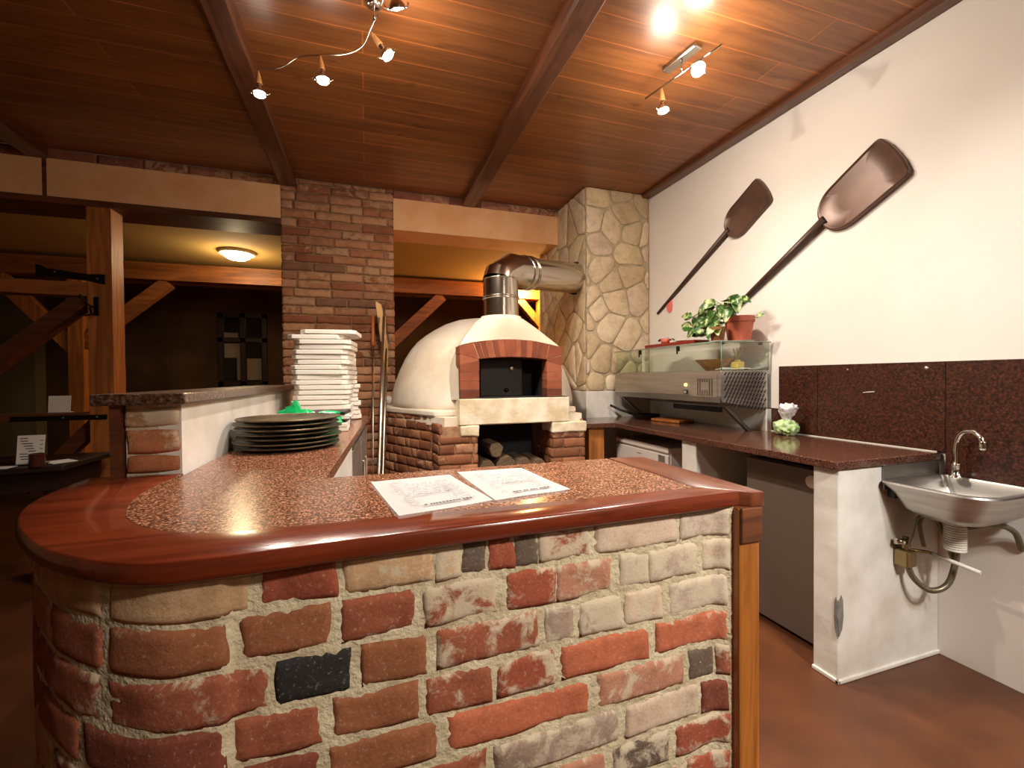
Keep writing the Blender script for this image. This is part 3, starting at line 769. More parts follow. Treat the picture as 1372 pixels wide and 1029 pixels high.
poly_brick([(ol,1.465),(il,1.428),fo(.13),fo(.06),(ol,1.524)], rnd.choice(PA)); poly_brick([(ir,1.428),(orr,1.465),(orr,1.524),fo(.94),fo(.87)], rnd.choice(PA))
nv = 13
for i in range(nv):
    a0, a1 = i/nv, (i+1)/nv; q0, q1 = .13+.74*a0, .13+.74*a1
    poly_brick([fi(a0), fi(a1), fo(q1), fo(q0)], rnd.choice(PA))
obj('brick_arch', b, 'arch_brick', ov)
b = BM()
for poly in ([(ol+.008,1.164),(il-.008,1.164),(il-.008,1.43),(ol+.008,1.52)], [(ir+.008,1.164),(orr-.008,1.164),(orr-.008,1.52),(ir+.008,1.43)]): prism(b, poly, 2.9635, 3.09, axis='y')
prism(b, [(fi(i/10)[0], fi(i/10)[1]+.007) if 0 < i < 10 else (il-.006 if i == 0 else ir+.006, 1.436) for i in range(11)]+[(fo(.03+.94*(10-i)/10)[0], fo(.03+.94*(10-i)/10)[1]-.008) for i in range(11)], 2.9637, 3.09, axis='y')
obj('arch_joints', b, 'white_joint', ov)
# fire chamber behind the arch: dark tunnel and closed steel door
b = BM(); y0, y1 = 3.0, 3.26
for (x0, x1, z0, z1) in ((.70,.742,1.16,1.46),(1.238,1.28,1.16,1.46)): box(b, x0, x1, y0+.05, y1, z0, z1)
box(b, .70, 1.28, 3.1, y1, 1.44, 1.47); box(b, .70, 1.28, y1, y1+.03, 1.16, 1.47); box(b, .74, 1.24, 3.0, y1, 1.15, 1.1595)
obj('mouth', b, 'soot', ov)
dr = None
b = BM(); box(b, .80, 1.13, 3.18, 3.2, 1.164, 1.44, .004); dr = obj('oven_door', b, 'door_steel', ov, label='dark steel oven door')
b = BM(); lathe(b, [(0,.014),(.017,.014),(.021,.008),(.021,0),(0,0)], 24, T(1.045,3.178,1.375) @ RX(PI/2)); obj('thermometer', b, 'aluminium', dr, label='small round gauge')
b = BM(); lathe(b, [(0,.02),(.012,.018),(.016,.008),(.01,0),(0,0)], 16, T(1.0,3.178,1.21) @ RX(PI/2)); obj('knob', b, 'iron', dr)
# base: oblique brick side, projecting front piers
PB = [c(152,98,68), c(138,86,58), c(164,112,80), c(126,78,54), c(172,122,90)]
def seg(p, q):
    p, q = Vector(p), Vector(q); t = (q-p); l = t.length; t /= l; n_ = Vector((t.y, -t.x))
    return (lambda s, t_, n: V(p.x+t.x*s+n_.x*n, p.y+t.y*s+n_.y*n, t_)), l
for nm, segs in (('left_brick_pier', [((.135,4.07),(.135,3.72),1.035),((.135,3.72),(.43,3.15),1.03),((.43,3.15),(.453,2.955),1.0),((.453,2.955),(.725,2.955),.9),((.725,2.955),(.725,3.4),.97)]), ('right_brick_pier', [((1.283,3.3),(1.283,2.955),.97),((1.283,2.955),(1.548,2.955),.9),((1.548,2.955),(1.548,3.5),1.0)])):
    base = BM()
    for k, (p, q, zt) in enumerate(segs):
        F, l = seg(p, q); brickwork(base, F, genrows(.004, l-.004, .01, zt, .0705, .26 if l > .26 and l < .275 else .135, .009, PB, 40+k+len(nm), (.1,.42)), .025, .006, .003, .004, .03, 30+k)
    obj(nm, base, 'brick_small', ov)
b = BM(); prism(b, [(.147,4.07),(.147,3.725),(.44,3.155),(.463,2.967),(.716,2.967),(.716,3.4),(1.292,3.4),(1.292,2.967),(1.538,2.967),(1.54,3.5),(1.6,4.05)], 0, .97); obj('base_core', b, 'mortar_dark', ov)
b = BM(); prism(b, [(.13,4.07),(.125,3.73),(.42,3.14),(.445,3.1),(1.545,3.1),(1.55,3.5),(1.7,4.05)], 1.03, 1.075, .012, 2); obj('base_rim', b, 'oven_plaster', ov, label='white plaster edge under the dome')
b = BM(); prism(b, [(.145,4.07),(.14,3.735),(.43,3.15),(.5,3.0),(1.54,3.0),(1.545,3.5),(1.69,4.05)], .97, 1.03); obj('base_slab', b, 'oven_plaster', ov)
for (x0, x1) in ((.60,.732),(1.276,1.556)):
    b = BM(); box(b, x0, x1, 2.945, 3.15, .9, .976, .01, 2); bmesh.ops.subdivide_edges(b, edges=b.edges[:], cuts=3, use_grid_fill=True)
    for v in b.verts: v.co += V(.7,.5,1)*.009*noise.noise(v.co*16)
    obj('plaster_cap', b, 'slab_plaster', ov, label='ragged white plaster cap on a brick pier')
b = BM(); box(b, .735, 1.275, 2.99, 3.395, .56, .6); box(b, .73, 1.28, 3.38, 3.4, 0, .98); obj('wood_niche', b, 'soot', ov)
# logs in the niche
rnd = random.Random(4)
for k, (x, z, r, lab) in enumerate([(.81,.66,.062,'split log at the left end of the oven niche'),(.945,.672,.072,'large split log in the middle of the oven niche'),(1.085,.66,.06,'split log right of the large one in the oven niche'),(1.205,.655,.055,'split log at the right end of the oven niche'),(.875,.785,.058,'split log lying on the others under the oven')]):
    b = BM(); pts = [(x+r*math.cos(a)*rnd.uniform(.85,1.08), z+r*math.sin(a)*rnd.uniform(.9,1.0)) for a in [.3,1.2,2.2,3.1,4.1,4.7,5.4]]
    prism(b, pts, 3.02+rnd.uniform(0,.03), 3.33, .005, 1, axis='y'); solo('firewood_log', b, 'log', lab, 'log', 'firewood under the oven')

# flue pipe
fl = thing('flue_pipe', 'shiny steel flue pipe from the oven into the stone column', 'flue pipe')
R0 = .131
b = BM(); tube(b, [(.955,3.15,1.735),(.955,3.15,2.035)], R0, 40); o = obj('vertical_section', b, 'flue', fl); smoothang(o, 40)
b = BM(); end = V(1.866,3.70,2.215); el = V(1.16,3.27,2.125); d = (end-el).normalized()
def mitre(pts, r):
    return tube(b, pts, r, 40)
tube(b, [(.955,3.15,2.02),(.962,3.154,2.05),(1.06,3.215,2.118),el], [R0+.002,R0+.002,R0,R0-.002], 40); o = obj('elbow', b, 'flue', fl); smoothang(o, 30)
b = BM(); tube(b, [el-d*.02, end], [R0-.004, R0+.004], 40); o = obj('slanted_section', b, 'flue', fl); smoothang(o, 40)
for p, dd in ((V(.955,3.15,1.885), V(0,0,1)), (V(.955,3.15,1.90), V(0,0,1)), (V(.955,3.15,2.03), V(0,0,1)), (el+d*.015, d), (el+d*.075, d), (el+d*.09, d)):
    b = BM(); tube(b, [p-dd*.005, p-dd*.002, p+dd*.002, p+dd*.005], [R0+.001, R0+.005, R0+.005, R0+.001], 40); o = obj('seam_ring', b, 'flue', fl, smooth=True)

b = BM(); tube(b, [V(1.835,3.684,2.2125), V(1.852,3.694,2.214)], [R0+.016, R0+.018], 40); obj('shadow_gap_ring', b, 'soot', fl, label='dark ring for the shadow gap where the pipe enters the stones')  # dark ring stands in for the shade round the pipe end
# ================================================================== TOOLS LEANING BY THE OVEN
t = thing('oven_poker', 'long thin oven poker with an orange wooden handle, leaning on the pillar', 'poker')
b = BM(); tube(b, [(.03,3.4,.02),(.054,3.93,1.60)], .006, 8); obj('rod', b, 'aluminium', t)
b = BM(); tube(b, [(.0538,3.925,1.58),(.0545,3.937,1.62),(.056,3.97,1.72),(.057,4.005,1.84),(.057,4.008,1.855)], [.012,.017,.015,.017,.008], 12); obj('handle', b, 'wood_handle', t, smooth=True)
b = BM(); tube(b, [(.03,3.4,.03),(.05,3.38,.02),(.08,3.38,.03)], .007, 8); obj('hook', b, 'iron', t)
b = BM(); tube(b, [(.033,2.82,.01),(.098,3.45,1.05),(.146,3.92,1.83)], .0135, 12); solo('pole', b, 'aluminium', 'pale round pole without a head, leaning between poker and oven peel', 'pole')
t = thing('oven_peel', 'grey metal oven peel standing blade up beside the white dome', 'peel')
b = BM(); pts = []
prism(b, [(-.006,0),(.006,0),(.13,.12),(.15,.42),(.145,.45),(-.145,.45),(-.15,.42),(-.13,.12)], -.0015, .0015, 0, 0, T(.165,3.97,1.50) @ RZ(math.radians(72)) @ RX(math.radians(84))); obj('blade', b, 'blade', t)
b = BM(); tube(b, [(.06,2.9,.01),(.132,3.63,1.05),(.166,3.98,1.56)], .012, 10); obj('handle', b, 'aluminium', t)
# small pale things on the ledge left of the dome
b = BM(); bmesh.ops.create_icosphere(b, subdivisions=3, radius=1)
for v in b.verts:
    n = v.co.normalized(); s = 1+.3*noise.noise(n*2.5); v.co = V(.185+n.x*.035*s, 3.99+n.y*.035*s, 1.113+n.z*.037*s)
solo('crumpled_cloth', b, 'cloth', 'small crumpled white rag on the ledge left of the dome', 'rag', smooth=60)
# ================================================================== RIGHT WORKTOP
wt = thing('worktop', 'long dark brown granite worktop along the white right wall', 'worktop')
b = BM(); prism(b, [(1.845,1.308),(2.515,1.308),(2.515,3.508),(1.56,3.508),(1.56,3.06),(1.845,3.03)], .905, .94, .004, 2); obj('slab', b, 'granite_dark', wt)
b = BM(); F = lambda s, t, n: V(2.512-n, 1.32+s, t); box(b, 2.503, 2.518, 1.32, 2.2, .938, .945); obj('sealant', b, 'white_plastic', wt)
def pier(y0, y1, label, chip):
    t = thing('support_pier', label, 'pier', 'plastered piers under the worktop')
    b = BM(); box(b, 1.872, 2.52, y0, y1, 0, .905, .006, 2); bmesh.ops.subdivide_edges(b, edges=[e for e in b.edges if e.calc_length() > .08], cuts=10, use_grid_fill=True)
    for v in b.verts: v.co += V(.6,.6,0)*.004*noise.noise(v.co*9)
    obj('plaster_body', b, 'plaster', t)
    if chip:
        b = BM(); pts = [(.005,.2),(.022,.23),(.03,.28),(.027,.35),(.016,.375),(.004,.35),(-.002,.28)]
        prism(b, [(1.868+p[0], p[1]) for p in pts], y0-.0025, y0+.004, axis='y'); prism(b, [(y0+p[0]*.6, p[1]-.01) for p in pts], 1.8685, 1.876, axis='x'); obj('chipped_patch', b, 'chip', t, label='grey patch where the plaster has chipped off')
        b = BM(); box(b, 1.862, 2.52, y0-.008, y0+.01, 0, .018, .004); box(b, 1.862, 1.875, y0-.008, y1, 0, .018, .004); obj('plinth_bead', b, 'plaster', t)
pier(1.32, 1.432, 'white plastered pier beside the sink with a chipped corner', True)
pier(2.165, 2.29, 'white plastered pier under the worktop between freezer and grey fridge', False)
b = BM(); box(b, 1.65, 1.785, 3.09, 3.2, 0, .905, .005)
solo('support_post', b, 'post', 'short orange wooden post under the worktop beside the oven base', 'post')
fz = thing('chest_freezer', 'low white appliance under the worktop, next to the wooden post', 'freezer')
b = BM(); box(b, 1.97, 2.49, 2.52, 3.18, 0, .79, .006); obj('body', b, 'appliance', fz)
b = BM(); box(b, 1.95, 1.972, 2.524, 3.176, .05, .76, .005); d = obj('door', b, 'appliance', fz)
b = BM(); box(b, 1.945, 2.49, 2.518, 3.182, .772, .81, .008); obj('lid', b, 'appliance', fz)
b = BM(); box(b, 1.9478, 1.951, 2.555, 2.63, .70, .752); lb = obj('info_label', b, 'label', d)
b = BM()
for i in range(4): box(b, 1.947, 1.948, 2.562, 2.62-.008*(i % 2), .71+i*.009, .714+i*.009)
box(b, 1.947, 1.948, 2.6, 2.622, .738, .748); obj('info_lines', b, 'ink_dark', lb)
b = BM(); box(b, 1.9478, 1.951, 2.83, 2.89, .722, .728); obj('badge', b, 'label', d)
fg = thing('grey_fridge', 'dark grey fridge door under the worktop beside the sink pier', 'fridge')
b = BM(); box(b, 2.03, 2.5, 1.446, 1.915, .01, .855, .004); obj('body', b, 'panel_grey', fg)
b = BM(); box(b, 2.0, 2.03, 1.446, 1.915, .02, .852, .004); d = obj('door', b, 'panel_grey', fg)
b = BM(); lathe(b, [(0,.004),(.03,.004),(.032,0),(0,0)], 24, T(1.9985,1.535,.795) @ RY(-PI/2)); obj('sticker', b, 'card', d, label='round pale sticker')
b = BM(); box(b, 2.14, 2.46, 1.935, 2.15, .0, .60, .01); box(b, 2.12, 2.14, 1.935, 2.15, .52, .60, .005)
solo('storage_crate', b, 'black', 'black crate in the gap under the worktop beside the grey fridge', 'crate')

# splashback
sp = thing('granite_splashback', 'dark red-brown granite splashback on the white wall above the sink', 'splashback')
for y0, y1, z0 in ((1.8905,2.146,.9455),(1.2905,1.8885,.9455),(.6,1.2885,.80),(-.2,.598,.80)):
    b = BM(); box(b, 2.504, 2.519, y0, y1, z0, 1.36, .0015, 1); obj('tile', b, 'granite_splash', sp)
b = BM(); box(b, 2.504, 2.519, 2.148, 2.265, .9455, 1.09, .0015, 1); obj('tile', b, 'granite_splash', sp)
b = BM(); lathe(b, [(0,.004),(.008,.004),(.01,0),(0,0)], 20, T(2.504,1.362,1.33) @ RY(-PI/2)); obj('screw_cap', b, 'aluminium', sp)
b = BM(); lathe(b, [(0,.003),(.004,.003),(.005,0),(0,0)], 12, T(2.504,1.72,1.33) @ RY(-PI/2)); obj('screw_cap', b, 'aluminium', sp)
b = BM(); tube(b, [(2.5025,1.585,1.213),(2.5025,1.62,1.210),(2.5025,1.64,1.207)], .0022, 6); obj('tape_mark', b, 'white_plastic', sp)

# ------------------------------------------------------------------ sink
sk = thing('hand_sink', 'small stainless steel wall sink right of the white pier', 'sink')
def sinkring(z, ins, dz=0):
    x0, x1, y0, y1 = 2.10+ins, 2.50-ins*.5, .955+ins, 1.312-ins; R = .11*(1-ins*2)
    pts = []
    for (cxx, cyy, a0) in ((x1-.02, y1-.02, 0), (x0+.03, y1-.03, 90), (x0+R, y0+R, 180), (x1-.02, y0+.02, 270)):
        r = {0:.02, 90:.03, 180:R, 270:.02}[a0]
        for k in range(7): a = math.radians(a0+k*15); pts.append(V(cxx+r*math.cos(a), cyy+r*math.sin(a), z))
    return pts
b = BM(); levels = [(.838,.0),(.845,.002),(.845,.02),(.838,.026),(.80,.035),(.74,.06),(.71,.10),(.706,.15)]
g = [[b.verts.new(p) for p in sinkring(z, i)] for z, i in levels]
for r0, r1 in zip(g, g[1:]):
    for k in range(len(r0)): b.faces.new((r0[k], r0[(k+1)%len(r0)], r1[(k+1)%len(r0)], r1[k]))
b.faces.new(g[-1])
lv2 = [(.838,.0),(.832,.004),(.80,.028),(.735,.055),(.704,.095),(.7,.15)]
g2 = [g[0]]+[[b.verts.new(p) for p in sinkring(z, i)] for z, i in lv2[1:]]
for r0, r1 in zip(g2, g2[1:]):
    for k in range(len(r0)): b.faces.new((r0[k], r0[(k+1)%len(r0)], r1[(k+1)%len(r0)], r1[k]))
b.faces.new(g2[-1])
o = obj('basin', b, 'steel', sk); smoothang(o, 45)
b = BM(); box(b, 2.13, 2.5, 1.308, 1.3165, .80, .905, .002); obj('side_upstand', b, 'steel_dull', sk)
b = BM(); lathe(b, [(0,.004),(.03,.004),(.036,0)], 24, T(2.32,1.13,.706)); obj('drain', b, 'chrome', sk)
b = BM(); box(b, 2.16, 2.24, 1.285, 1.315, .765, .832, .003); obj('bracket', b, 'black', sk)
fa = thing('faucet', 'chrome swan-neck tap on the back of the wall sink', 'faucet')
b = BM(); lathe(b, [(0,0),(.024,0),(.024,.008),(.016,.012),(.015,.05),(.017,.055),(.017,.062),(.012,.066)], 20, T(2.455,1.225,.845)); obj('base', b, 'chrome', fa)
b = BM(); tube(b, catmull([(2.455,1.225,.90),(2.455,1.225,.98),(2.452,1.215,1.025),(2.442,1.19,1.052),(2.425,1.155,1.055),(2.41,1.125,1.04),(2.405,1.115,1.02)], 5), .0095, 12); obj('spout', b, 'chrome', fa, smooth=True)
b = BM(); lathe(b, [(0,0),(.013,0),(.0135,.012),(.012,.02),(.0125,.032),(.010,.036),(0,.036)], 16, T(2.404,1.113,.988)); obj('aerator', b, 'chrome', fa)
pl = thing('sink_plumbing', 'white trap and braided hoses hanging below the wall sink', 'plumbing')
b = BM(); n = 14; prof = [(0,.56)]
for i in range(n): z = .56+i*.0098; prof += [(.034,z),(.037,z+.003),(.037,z+.007),(.034,z+.01)]
prof += [(.03,.6985),(0,.6985)]; lathe(b, prof, 24, T(2.34,1.17,0)); obj('trap', b, 'white_plastic', pl)
b = BM(); tube(b, catmull([(2.36,1.145,.66),(2.375,1.125,.668),(2.41,1.09,.685),(2.45,1.065,.68),(2.485,1.05,.655),(2.505,1.045,.61),(2.517,1.045,.585)], 6), .011, 10); obj('drain_hose', b, 'hose', pl, smooth=True)
for pts, r in (([(2.27,1.24,.56),(2.26,1.25,.66),(2.29,1.235,.70),(2.33,1.22,.66),(2.37,1.21,.57),(2.40,1.20,.47)], .008),
               ([(2.24,1.29,.50),(2.25,1.27,.42),(2.29,1.23,.372),(2.35,1.2,.40),(2.385,1.19,.50),(2.40,1.19,.62),(2.42,1.2,.72)], .012),
               ([(2.23,1.29,.52),(2.225,1.26,.60),(2.245,1.25,.68),(2.28,1.235,.69)], .006)):
    b = BM(); tube(b, catmull(pts, 7), r, 10); obj('braided_hose', b, 'hose', pl, smooth=True)
b = BM(); box(b, 2.205, 2.265, 1.26, 1.318, .462, .535, .008, 2); lathe(b, [(0,0),(.018,0),(.018,.03),(.012,.036),(.012,.06),(0,.06)], 16, T(2.235,1.288,.53)); vv = obj('valve', b, 'brass', pl)
b = BM(); tube(b, [(2.185,1.302,.575),(2.205,1.285,.572),(2.235,1.288,.572)], .014, 10); obj('valve_knob', b, 'chrome', vv)
b = BM(); tube(b, [(2.235,1.288,.535),(2.31,1.255,.525),(2.335,1.245,.520)], .0075, 10); obj('pipe_stub', b, 'brass', pl)
b = BM(); tube(b, [(2.33,1.245,.520),(2.345,1.09,.497)], .0085, 12); obj('white_pipe', b, 'white_plastic', pl, label='straight white plastic pipe')

# ------------------------------------------------------------------ refrigerated topping display
ds = thing('topping_display', 'stainless refrigerated display with a glass guard on the worktop', 'display case')
Y0, Y1 = 2.21, 3.44
b = BM(); prism(b, [(2.10,1.335),(2.10,1.175),(2.115,1.135),(2.485,1.083),(2.485,1.335)], Y0, Y1, .003, 1, axis='y'); o = obj('body', b, 'steel', ds)
b = BM(); box(b, 2.098, 2.104, Y0+.004, Y1-.004, 1.132, 1.168, .001, 1); obj('lower_rail', b, 'steel_dull', ds)
b = BM(); box(b, 2.13, 2.46, Y0+.3, Y1-.04, 1.3352, 1.3375); obj('pan_cover', b, 'steel_dull', ds)
b = BM(); box(b, 2.094, 2.1, 2.235, 2.47, 1.165, 1.325, .002, 1); fp = obj('control_panel', b, 'steel', ds)
b = BM()
for i in range(7):
    for j in range(9):
        if 1 < i < 5 and j > 2 and j < 7: continue
        z = 1.18+j*.0125; y = 2.275+i*.021; box(b, -.0008, .0008, -.007, .007, -.003, .003, mat=T(2.0935, y, z) @ RX(math.radians(-35)))
obj('vent', b, 'black', fp)
b = BM(); box(b, 2.0925, 2.1, 2.505, 2.545, 1.18, 1.208, .002); obj('thermostat', b, 'black', ds)
b = BM(); box(b, 2.0918, 2.0926, 2.512, 2.538, 1.186, 1.202); obj('thermostat_screen', b, 'label', ds)
b = BM(); lathe(b, [(0,.009),(.01,.009),(.012,0),(0,0)], 16, T(2.1,2.524,1.243) @ RY(-PI/2)); obj('switch_lamp', b, 'indicator', ds, label='glowing amber switch')
b = BM()
for i in range(13):
    for j in range(9):
        x = 2.138+i*.027+(.0135 if j % 2 else 0); z = 1.128+j*.0235-(x-2.11)*.12*(1-j/9)
        if x < 2.475: box(b, -.0125, .0125, -.0007, .0007, -.0042, .0042, mat=T(x, Y0-.0005, z) @ RY(math.radians(-50)))
obj('side_vent', b, 'black', ds, label='slotted vent on the near end')
for (x0, x1, y0, y1, z0, z1, nm) in ((2.108,2.114,Y0+.008,Y1-.008,1.338,1.516,'front_glass'),(2.114,2.486,Y0+.002,Y0+.008,1.338,1.516,'end_glass'),(2.114,2.486,Y1-.008,Y1-.002,1.338,1.516,'end_glass'),(2.095,2.505,Y0-.006,Y1+.005,1.517,1.523,'top_glass')):
    b = BM(); box(b, x0, x1, y0, y1, z0, z1); obj(nm, b, 'glass', ds)
b = BM()
for p, q in (((2.094,Y0-.007,1.52),(2.094,Y1,1.52)),((2.094,Y0-.007,1.52),(2.506,Y0-.007,1.52)),((2.110,Y0+.003,1.338),(2.110,Y0+.003,1.517)),((2.49,Y0,1.338),(2.49,Y0,1.517))): tube(b, [p, q], .003, 6)
obj('glass_edges', b, 'glass_edge', ds, label='greenish glass edges')
for y in (2.62, 3.08):
    b = BM(); box(b, 2.104, 2.12, y-.012, y+.012, 1.48, 1.516, .003); box(b, 2.1, 2.108, y-.006, y+.006, 1.46, 1.49, .003); obj('glass_clip', b, 'iron', ds)
b = BM(); box(b, 2.116, 2.134, 3.04, 3.06, 1.338, 1.514, .002); obj('glass_post', b, 'white_plastic', ds)
for x, y in ((2.14,2.235),(2.45,2.235)):
    b = BM(); lathe(b, [(0,0),(.012,0),(.012,.014),(0,.014)], 14, T(x, y, 1.502)); obj('glass_stud', b, 'iron', ds)
for y in (2.26, 3.40):
    b = BM(); prism(b, [(2.125,1.14),(2.15,1.132),(2.40,.9405),(2.36,.9405)], y-.012, y+.012, axis='y'); obj('leg', b, 'steel_dull', ds)
b = BM(); box(b, 2.47, 2.515, 2.2, 3.44, .9405, 1.084); obj('back_panel', b, 'white_plastic', ds)
b = BM(); box(b, 2.455, 2.47, 2.58, 3.11, 1.035, 1.072, .004); solo('knife_rail', b, 'black', 'long black rail under the steel display case', 'rail')
# things under and on the display
fpn = thing('frying_pan', 'black frying pan under the far end of the steel display', 'frying pan')
b = BM(); lathe(b, [(0,.004),(.085,.004),(.115,.04),(.119,.04),(.09,0),(0,0)], 32, T(2.27,3.23,.9405)); o = obj('dish', b, 'black', fpn); smoothang(o, 40)
b = BM(); tube(b, [(2.2,3.32,.975),(2.13,3.40,1.01),(2.06,3.46,1.05)], .011, 10); obj('handle', b, 'black', fpn)
b = BM(); box(b, -.09, .09, -.14, .14, 0, .022, .006, 2, T(2.32,2.95,.9405) @ RZ(.2)); solo('cutting_board', b, 'timber', 'orange wooden cutting board under the steel display', 'cutting board')
bag = thing('bag_of_greens', 'knotted clear plastic bag of salad leaves on the worktop', 'bag')
b = BM(); bmesh.ops.create_icosphere(b, subdivisions=4, radius=1)
for v in b.verts:
    n = v.co.normalized(); s = 1+.22*noise.noise(n*3)+.1*noise.noise(n*8); v.co = V(2.41+n.x*.06*s, 2.015+n.y*.068*s, max(.9405, .985+n.z*.052*s))
o = obj('leafy_base', b, 'greens', bag); smoothang(o, 60)
b = BM(); bmesh.ops.create_icosphere(b, subdivisions=4, radius=1)
for v in b.verts:
    n = v.co.normalized(); s = 1+.3*noise.noise(n*3.3+V(4,0,0))+.15*noise.noise(n*9); k = .026+.03*max(0, n.z+.3); v.co = V(2.40+n.x*k*s, 1.998+n.y*k*1.15*s-.01*n.z, 1.075+n.z*.058*s)
o = obj('knotted_top', b, 'clear_bag', bag, label='twisted clear plastic top'); smoothang(o, 60)

bw = BM(); lathe(bw, [(0,.006),(.05,.006),(.128,.078),(.133,.078),(.06,0),(0,0)], 40, T(2.33,2.50,1.338)); solo('wooden_bowl', bw, 'bowl', 'wide wooden bowl inside the glass guard of the display', 'bowl', smooth=40)
rd = thing('reed_diffuser', 'yellow reed diffuser standing inside the near end of the glass', 'diffuser')
b = BM(); box(b, 2.352, 2.412, 2.325, 2.385, 1.338, 1.398, .006, 3); box(b, 2.368, 2.396, 2.341, 2.369, 1.398, 1.41, .003); obj('bottle', b, 'oil', rd)
for i in range(9):
    a = i*.7; dx, dy = .022*math.cos(a), .036*math.sin(a)
    b = BM(); tube(b, [(2.382+dx*.1,2.355+dy*.1,1.402),(2.382+dx,2.355+dy,1.49)], .0016, 5); obj('reed', b, 'reed', rd)
# cloth draped at the near end
b = BM(); g = []
for i in range(25):
    row = []
    for j in range(13):
        u, v = i/24, j/12; x = 2.16+u*.345; y = 2.265+v*.10-(.04*max(0,u-.8)/.2); z = 1.3415+.010*abs(noise.noise(V(u*6, v*3, 2)))+.014*math.exp(-((v-.4)/.3)**2)*abs(math.sin(u*7))
        if u > .86: z += .02*(u-.86)/.14
        row.append(b.verts.new((x, y, z)))
    g.append(row)
for i in range(24):
    for j in range(12): b.faces.new((g[i][j], g[i+1][j], g[i+1][j+1], g[i][j+1]))
bmesh.ops.solidify(b, geom=b.faces[:], thickness=.003)
solo('tea_towel', b, 'cloth', 'crumpled white tea towel inside the near end of the glass guard', 'towel', smooth=60)

# ------------------------------------------------------------------ plants on top of the glass
GZ = 1.5232
def pot(name, label, x, y, r, h, mat):
    t = thing(name, label, 'potted plant')
    b = BM(); lathe(b, [(0,0),(r*.72,0),(r*.93,h*.78),(r,h*.78),(r*1.02,h),(r*.93,h),(r*.88,h*.86),(0,h*.86)], 36, T(x, y, GZ+.006)); o = obj('pot', b, mat, t); smoothang(o, 40)
    b = BM(); lathe(b, [(0,h*.87),(r*.87,h*.87)], 24, T(x, y, GZ+.006)); obj('soil', b, 'soil', t)
    b = BM(); lathe(b, [(0,0),(r*.9,0),(r*1.0,.010),(r*.96,.010),(r*.88,.005),(0,.005)], 32, T(x, y, GZ)); o = obj('saucer', b, 'white_plastic', t); smoothang(o, 40)
    return t
def leaf(b, base, dirv, up, Ln, Wd, curl=.25):
    d = Vector(dirv).normalized(); s = d.cross(Vector(up)).normalized(); u = s.cross(d).normalized(); g = []
    for i in range(9):
        t = i/8; w = Wd*(math.sin(PI*min(1, t**.62))**.85 if 0 < t < 1 else 0)+.0006; row = []
        for j in (-1,-.5,0,.5,1):
            p = Vector(base)+d*Ln*t+s*w*.5*j+u*(abs(j)*w*.22-curl*Ln*t*t)
            row.append(b.verts.new(p))
        g.append(row)
    for i in range(8):
        for j in range(4):
            f = b.faces.new((g[i][j], g[i][j+1], g[i+1][j+1], g[i+1][j])); f.smooth = True
pt = pot('potted_pothos', 'variegated trailing pothos in a terracotta pot on the display', 2.36, 2.32, .094, .165, 'terracotta')
rnd = random.Random(17); b = BM(); st = BM()
spots = [(2.2,2.61,1.715),(2.2,2.60,1.655),(2.22,2.50,1.70),(2.24,2.46,1.79),(2.22,2.42,1.785),(2.26,2.33,1.80),(2.2,2.56,1.60),(2.18,2.46,1.57),(2.2,2.60,1.72),(2.22,2.57,1.70),(2.2,2.49,1.64),(2.22,2.53,1.66),(2.2,2.40,1.70),(2.24,2.43,1.72),(2.26,2.36,1.76),(2.25,2.27,1.775),(2.26,2.22,1.78),(2.24,2.24,1.79),(2.25,2.30,1.78),(2.22,2.47,1.77),(2.26,2.44,1.75),(2.2,2.53,1.60),(2.22,2.48,1.575),(2.2,2.41,1.58),(2.17,2.33,1.60),(2.22,2.29,1.72),(2.3,2.33,1.77),(2.28,2.40,1.76),(2.2,2.44,1.61),(2.23,2.55,1.63),(2.25,2.38,1.66),(2.21,2.36,1.64),(2.3,2.27,1.79),(2.3,2.50,1.73),(2.27,2.47,1.68),(2.19,2.42,1.65)]
for k, p in enumerate(spots):
    p = Vector(p)+V(rnd.uniform(-.02,.02), rnd.uniform(-.012,.012), rnd.uniform(-.012,.012))
    p.z = max(p.z, 1.605)
    out = V(-.1, (p.y-2.34)*2.0+rnd.uniform(-.35,.5), rnd.uniform(-.6,.35)); out.z = max(out.z, -.1) if p.z < 1.66 else out.z; up = V(-.7+rnd.uniform(-.3,.3), -.6+rnd.uniform(-.3,.3), .45+rnd.uniform(-.3,.3))
    leaf(b, p-out.normalized()*.03, out, up, rnd.uniform(.085,.12), rnd.uniform(.056,.078), rnd.uniform(.05,.3))
    mid = (p+V(2.34,2.33,1.68))/2+V(-.02,0,.05)
    tube(st, catmull([(2.35,2.33,1.665), mid, p-out.normalized()*.03], 4), .0022, 5)
leaf(b, (2.37,2.19,1.675), (.1,-1,.35), (-1,0,.6), .06, .045); tube(st, [(2.36,2.28,1.66),(2.37,2.19,1.675)], .002, 5)
obj('foliage', b, 'leaf', pt, auto=0); obj('stems', st, 'stem', pt)
p2 = pot('small_pot', 'small brown clay pot half hidden by the pothos leaves', 2.205, 2.345, .052, .095, 'terracotta_dark')
b = BM(); leaf(b, (2.2,2.33,1.61), (-.6,-.5,-.35), (-.6,0,.8), .08, .065); leaf(b, (2.2,2.36,1.61), (-.4,.5,.5), (-.6,0,.8), .06, .04); obj('leaf_tuft', b, 'leaf', p2, auto=0)
b = BM(); prism(b, [(2.17,2.52),(2.30,2.52),(2.30,3.10),(2.17,3.10)], GZ, GZ+.034, .005, 2); solo('plant_tray', b, 'red_tray', 'long dark red tray on the glass top of the display', 'tray')
b = BM(); rnd = random.Random(6)
